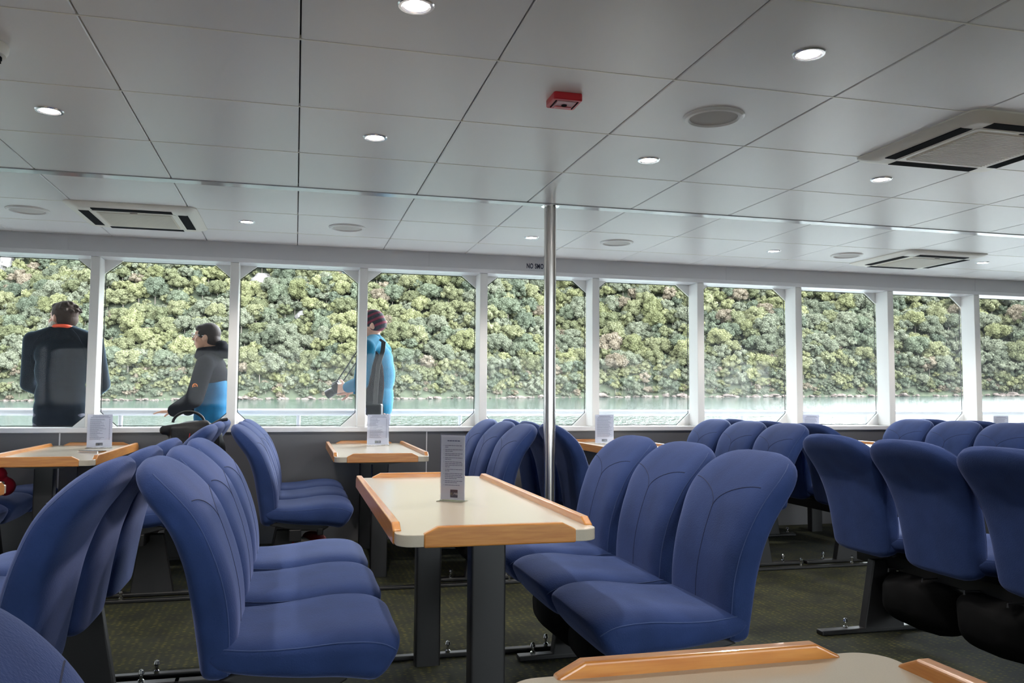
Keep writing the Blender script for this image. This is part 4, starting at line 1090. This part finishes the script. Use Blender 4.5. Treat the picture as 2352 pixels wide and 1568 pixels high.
# shore rocks
def rock_mesh(seed, nm='shore_rock', m_='rock'):
    b = MB(); n = 7; vs = []; fs = []
    for i in range(n+1):
        th = PI*i/n
        for k in range(14):
            ph = PI*k/7; p = Vector((math.sin(th)*math.cos(ph), math.sin(th)*math.sin(ph), .7*math.cos(th)))
            p *= .8+.45*noise.cell(p*1.7+Vector((seed, 0, 0)))*.5+.3*noise.noise(p*2+Vector((0, seed, 0))); vs.append(p)
    for i in range(n): fs += [(i*14+k, i*14+(k+1) % 14, (i+1)*14+(k+1) % 14, (i+1)*14+k) for k in range(14)]
    b.add(vs, fs); return b.build(nm, m_, smooth=25)
rk_ = [rock_mesh(s) for s in (1, 2, 3, 4)]
random.seed(21); used_r = [0]*4
for i in range(290):
    k = i % 4; x = -185+370*(i+random.uniform(-.4, .4))/290; y = shore(x)+random.uniform(-1.2, .8)
    o = rk_[k] if not used_r[k] else rk_[k].copy()
    if used_r[k]: C.objects.link(o)
    used_r[k] = 1; s = random.choice((.35, .5, .6, .8, .8, 1.0, 1.5)); w = sea(x, y, random.uniform(-.1, .4)*s)
    o.location = w; o.scale = (s*random.uniform(.9, 1.8), s, s*random.uniform(.6, .9)); o.rotation_euler = (random.uniform(-.3, .3), 0, random.uniform(0, 6))
    px, py, dd = view(w)
    tag(o, 'pinkish rock at the waterline seen through the %s window from the left' % ORD[min(max(pane(px), 0), 9)], 'rock', 'shore rocks behind the %s window' % ORD[min(max(pane(px), 0), 9)])
# pale cliff patches in the forest
def cliff(px, d, sx, sz, lab):
    x = px; y = shore(x)+d; o = rock_mesh(px % 9, 'rock_outcrop', 'cliff'); o.location = sea(x, y, hill(x, y)+1.2); o.scale = (sx, 2.5, sz)
    o.rotation_euler = (-.5, .4, .25); tag(o, lab, 'rock outcrop', 'pale rock outcrops on the hillside')
cliff(-88, 41, 4.0, 6.0, 'pale bare rock patch high on the hill at the top left of the third window')
cliff(-182, 45, 3.0, 6.0, 'pale bare rock patch at the top left corner of the first window')
cliff(-70, 22, 1.6, 2.8, 'small pale rock patch among trees in the middle of the third window')
cliff(72, 12, 1.4, 1.6, 'small white rock patch low on the hill behind the seventh window')

# ------------------------------------------------------------------ sky: bright overcast, brighter towards the right, plus an added fill glow behind the camera
w = bpy.data.worlds.new('overcast sky'); bpy.context.scene.world = w; w.use_nodes = True; n, l = w.node_tree.nodes, w.node_tree.links
bg = n['Background']; tc = n.new('ShaderNodeTexCoord')
def glow(dirv, power, amp):
    dv = Vector(dirv).normalized()
    dp = n.new('ShaderNodeVectorMath'); dp.operation = 'DOT_PRODUCT'; l.new(tc.outputs['Generated'], dp.inputs[0]); dp.inputs[1].default_value = dv
    mx_ = n.new('ShaderNodeMath'); mx_.operation = 'MAXIMUM'; l.new(dp.outputs['Value'], mx_.inputs[0]); mx_.inputs[1].default_value = 0
    pw = n.new('ShaderNodeMath'); pw.operation = 'POWER'; l.new(mx_.outputs[0], pw.inputs[0]); pw.inputs[1].default_value = power
    ml = n.new('ShaderNodeMath'); ml.operation = 'MULTIPLY'; l.new(pw.outputs[0], ml.inputs[0]); ml.inputs[1].default_value = amp
    return ml
a = glow((math.sin(.98), math.cos(.98), .45), 12, 17.0); back_fill = glow((.75, -1, .42), 3, 3.7)  # second glow is added behind the camera to brighten the cabin
ad = n.new('ShaderNodeMath'); ad.operation = 'ADD'; ad.inputs[1].default_value = 1.0; as_ = n.new('ShaderNodeMath'); as_.operation = 'ADD'; l.new(a.outputs[0], as_.inputs[0]); l.new(back_fill.outputs[0], as_.inputs[1]); l.new(as_.outputs[0], ad.inputs[0])
nz = n.new('ShaderNodeTexNoise'); nz.inputs['Scale'].default_value = 2.2; nz.inputs['Detail'].default_value = 5; l.new(tc.outputs['Generated'], nz.inputs[0])
mr = n.new('ShaderNodeMapRange'); mr.inputs[1].default_value = .3; mr.inputs[2].default_value = .7; mr.inputs[3].default_value = .8; mr.inputs[4].default_value = 1.2; l.new(nz.outputs[0], mr.inputs[0])
m2 = n.new('ShaderNodeMath'); m2.operation = 'MULTIPLY'; l.new(ad.outputs[0], m2.inputs[0]); l.new(mr.outputs[0], m2.inputs[1])
l.new(m2.outputs[0], bg.inputs['Strength']); bg.inputs['Color'].default_value = (.90, .95, 1.0, 1)

vs_ = bpy.context.scene.view_settings
bpy.context.scene.display_settings.display_device = 'sRGB'
vs_.view_transform = 'Standard'; vs_.look = 'None'; vs_.gamma = 1; vs_.use_curve_mapping = False
vs_.exposure = 2.28
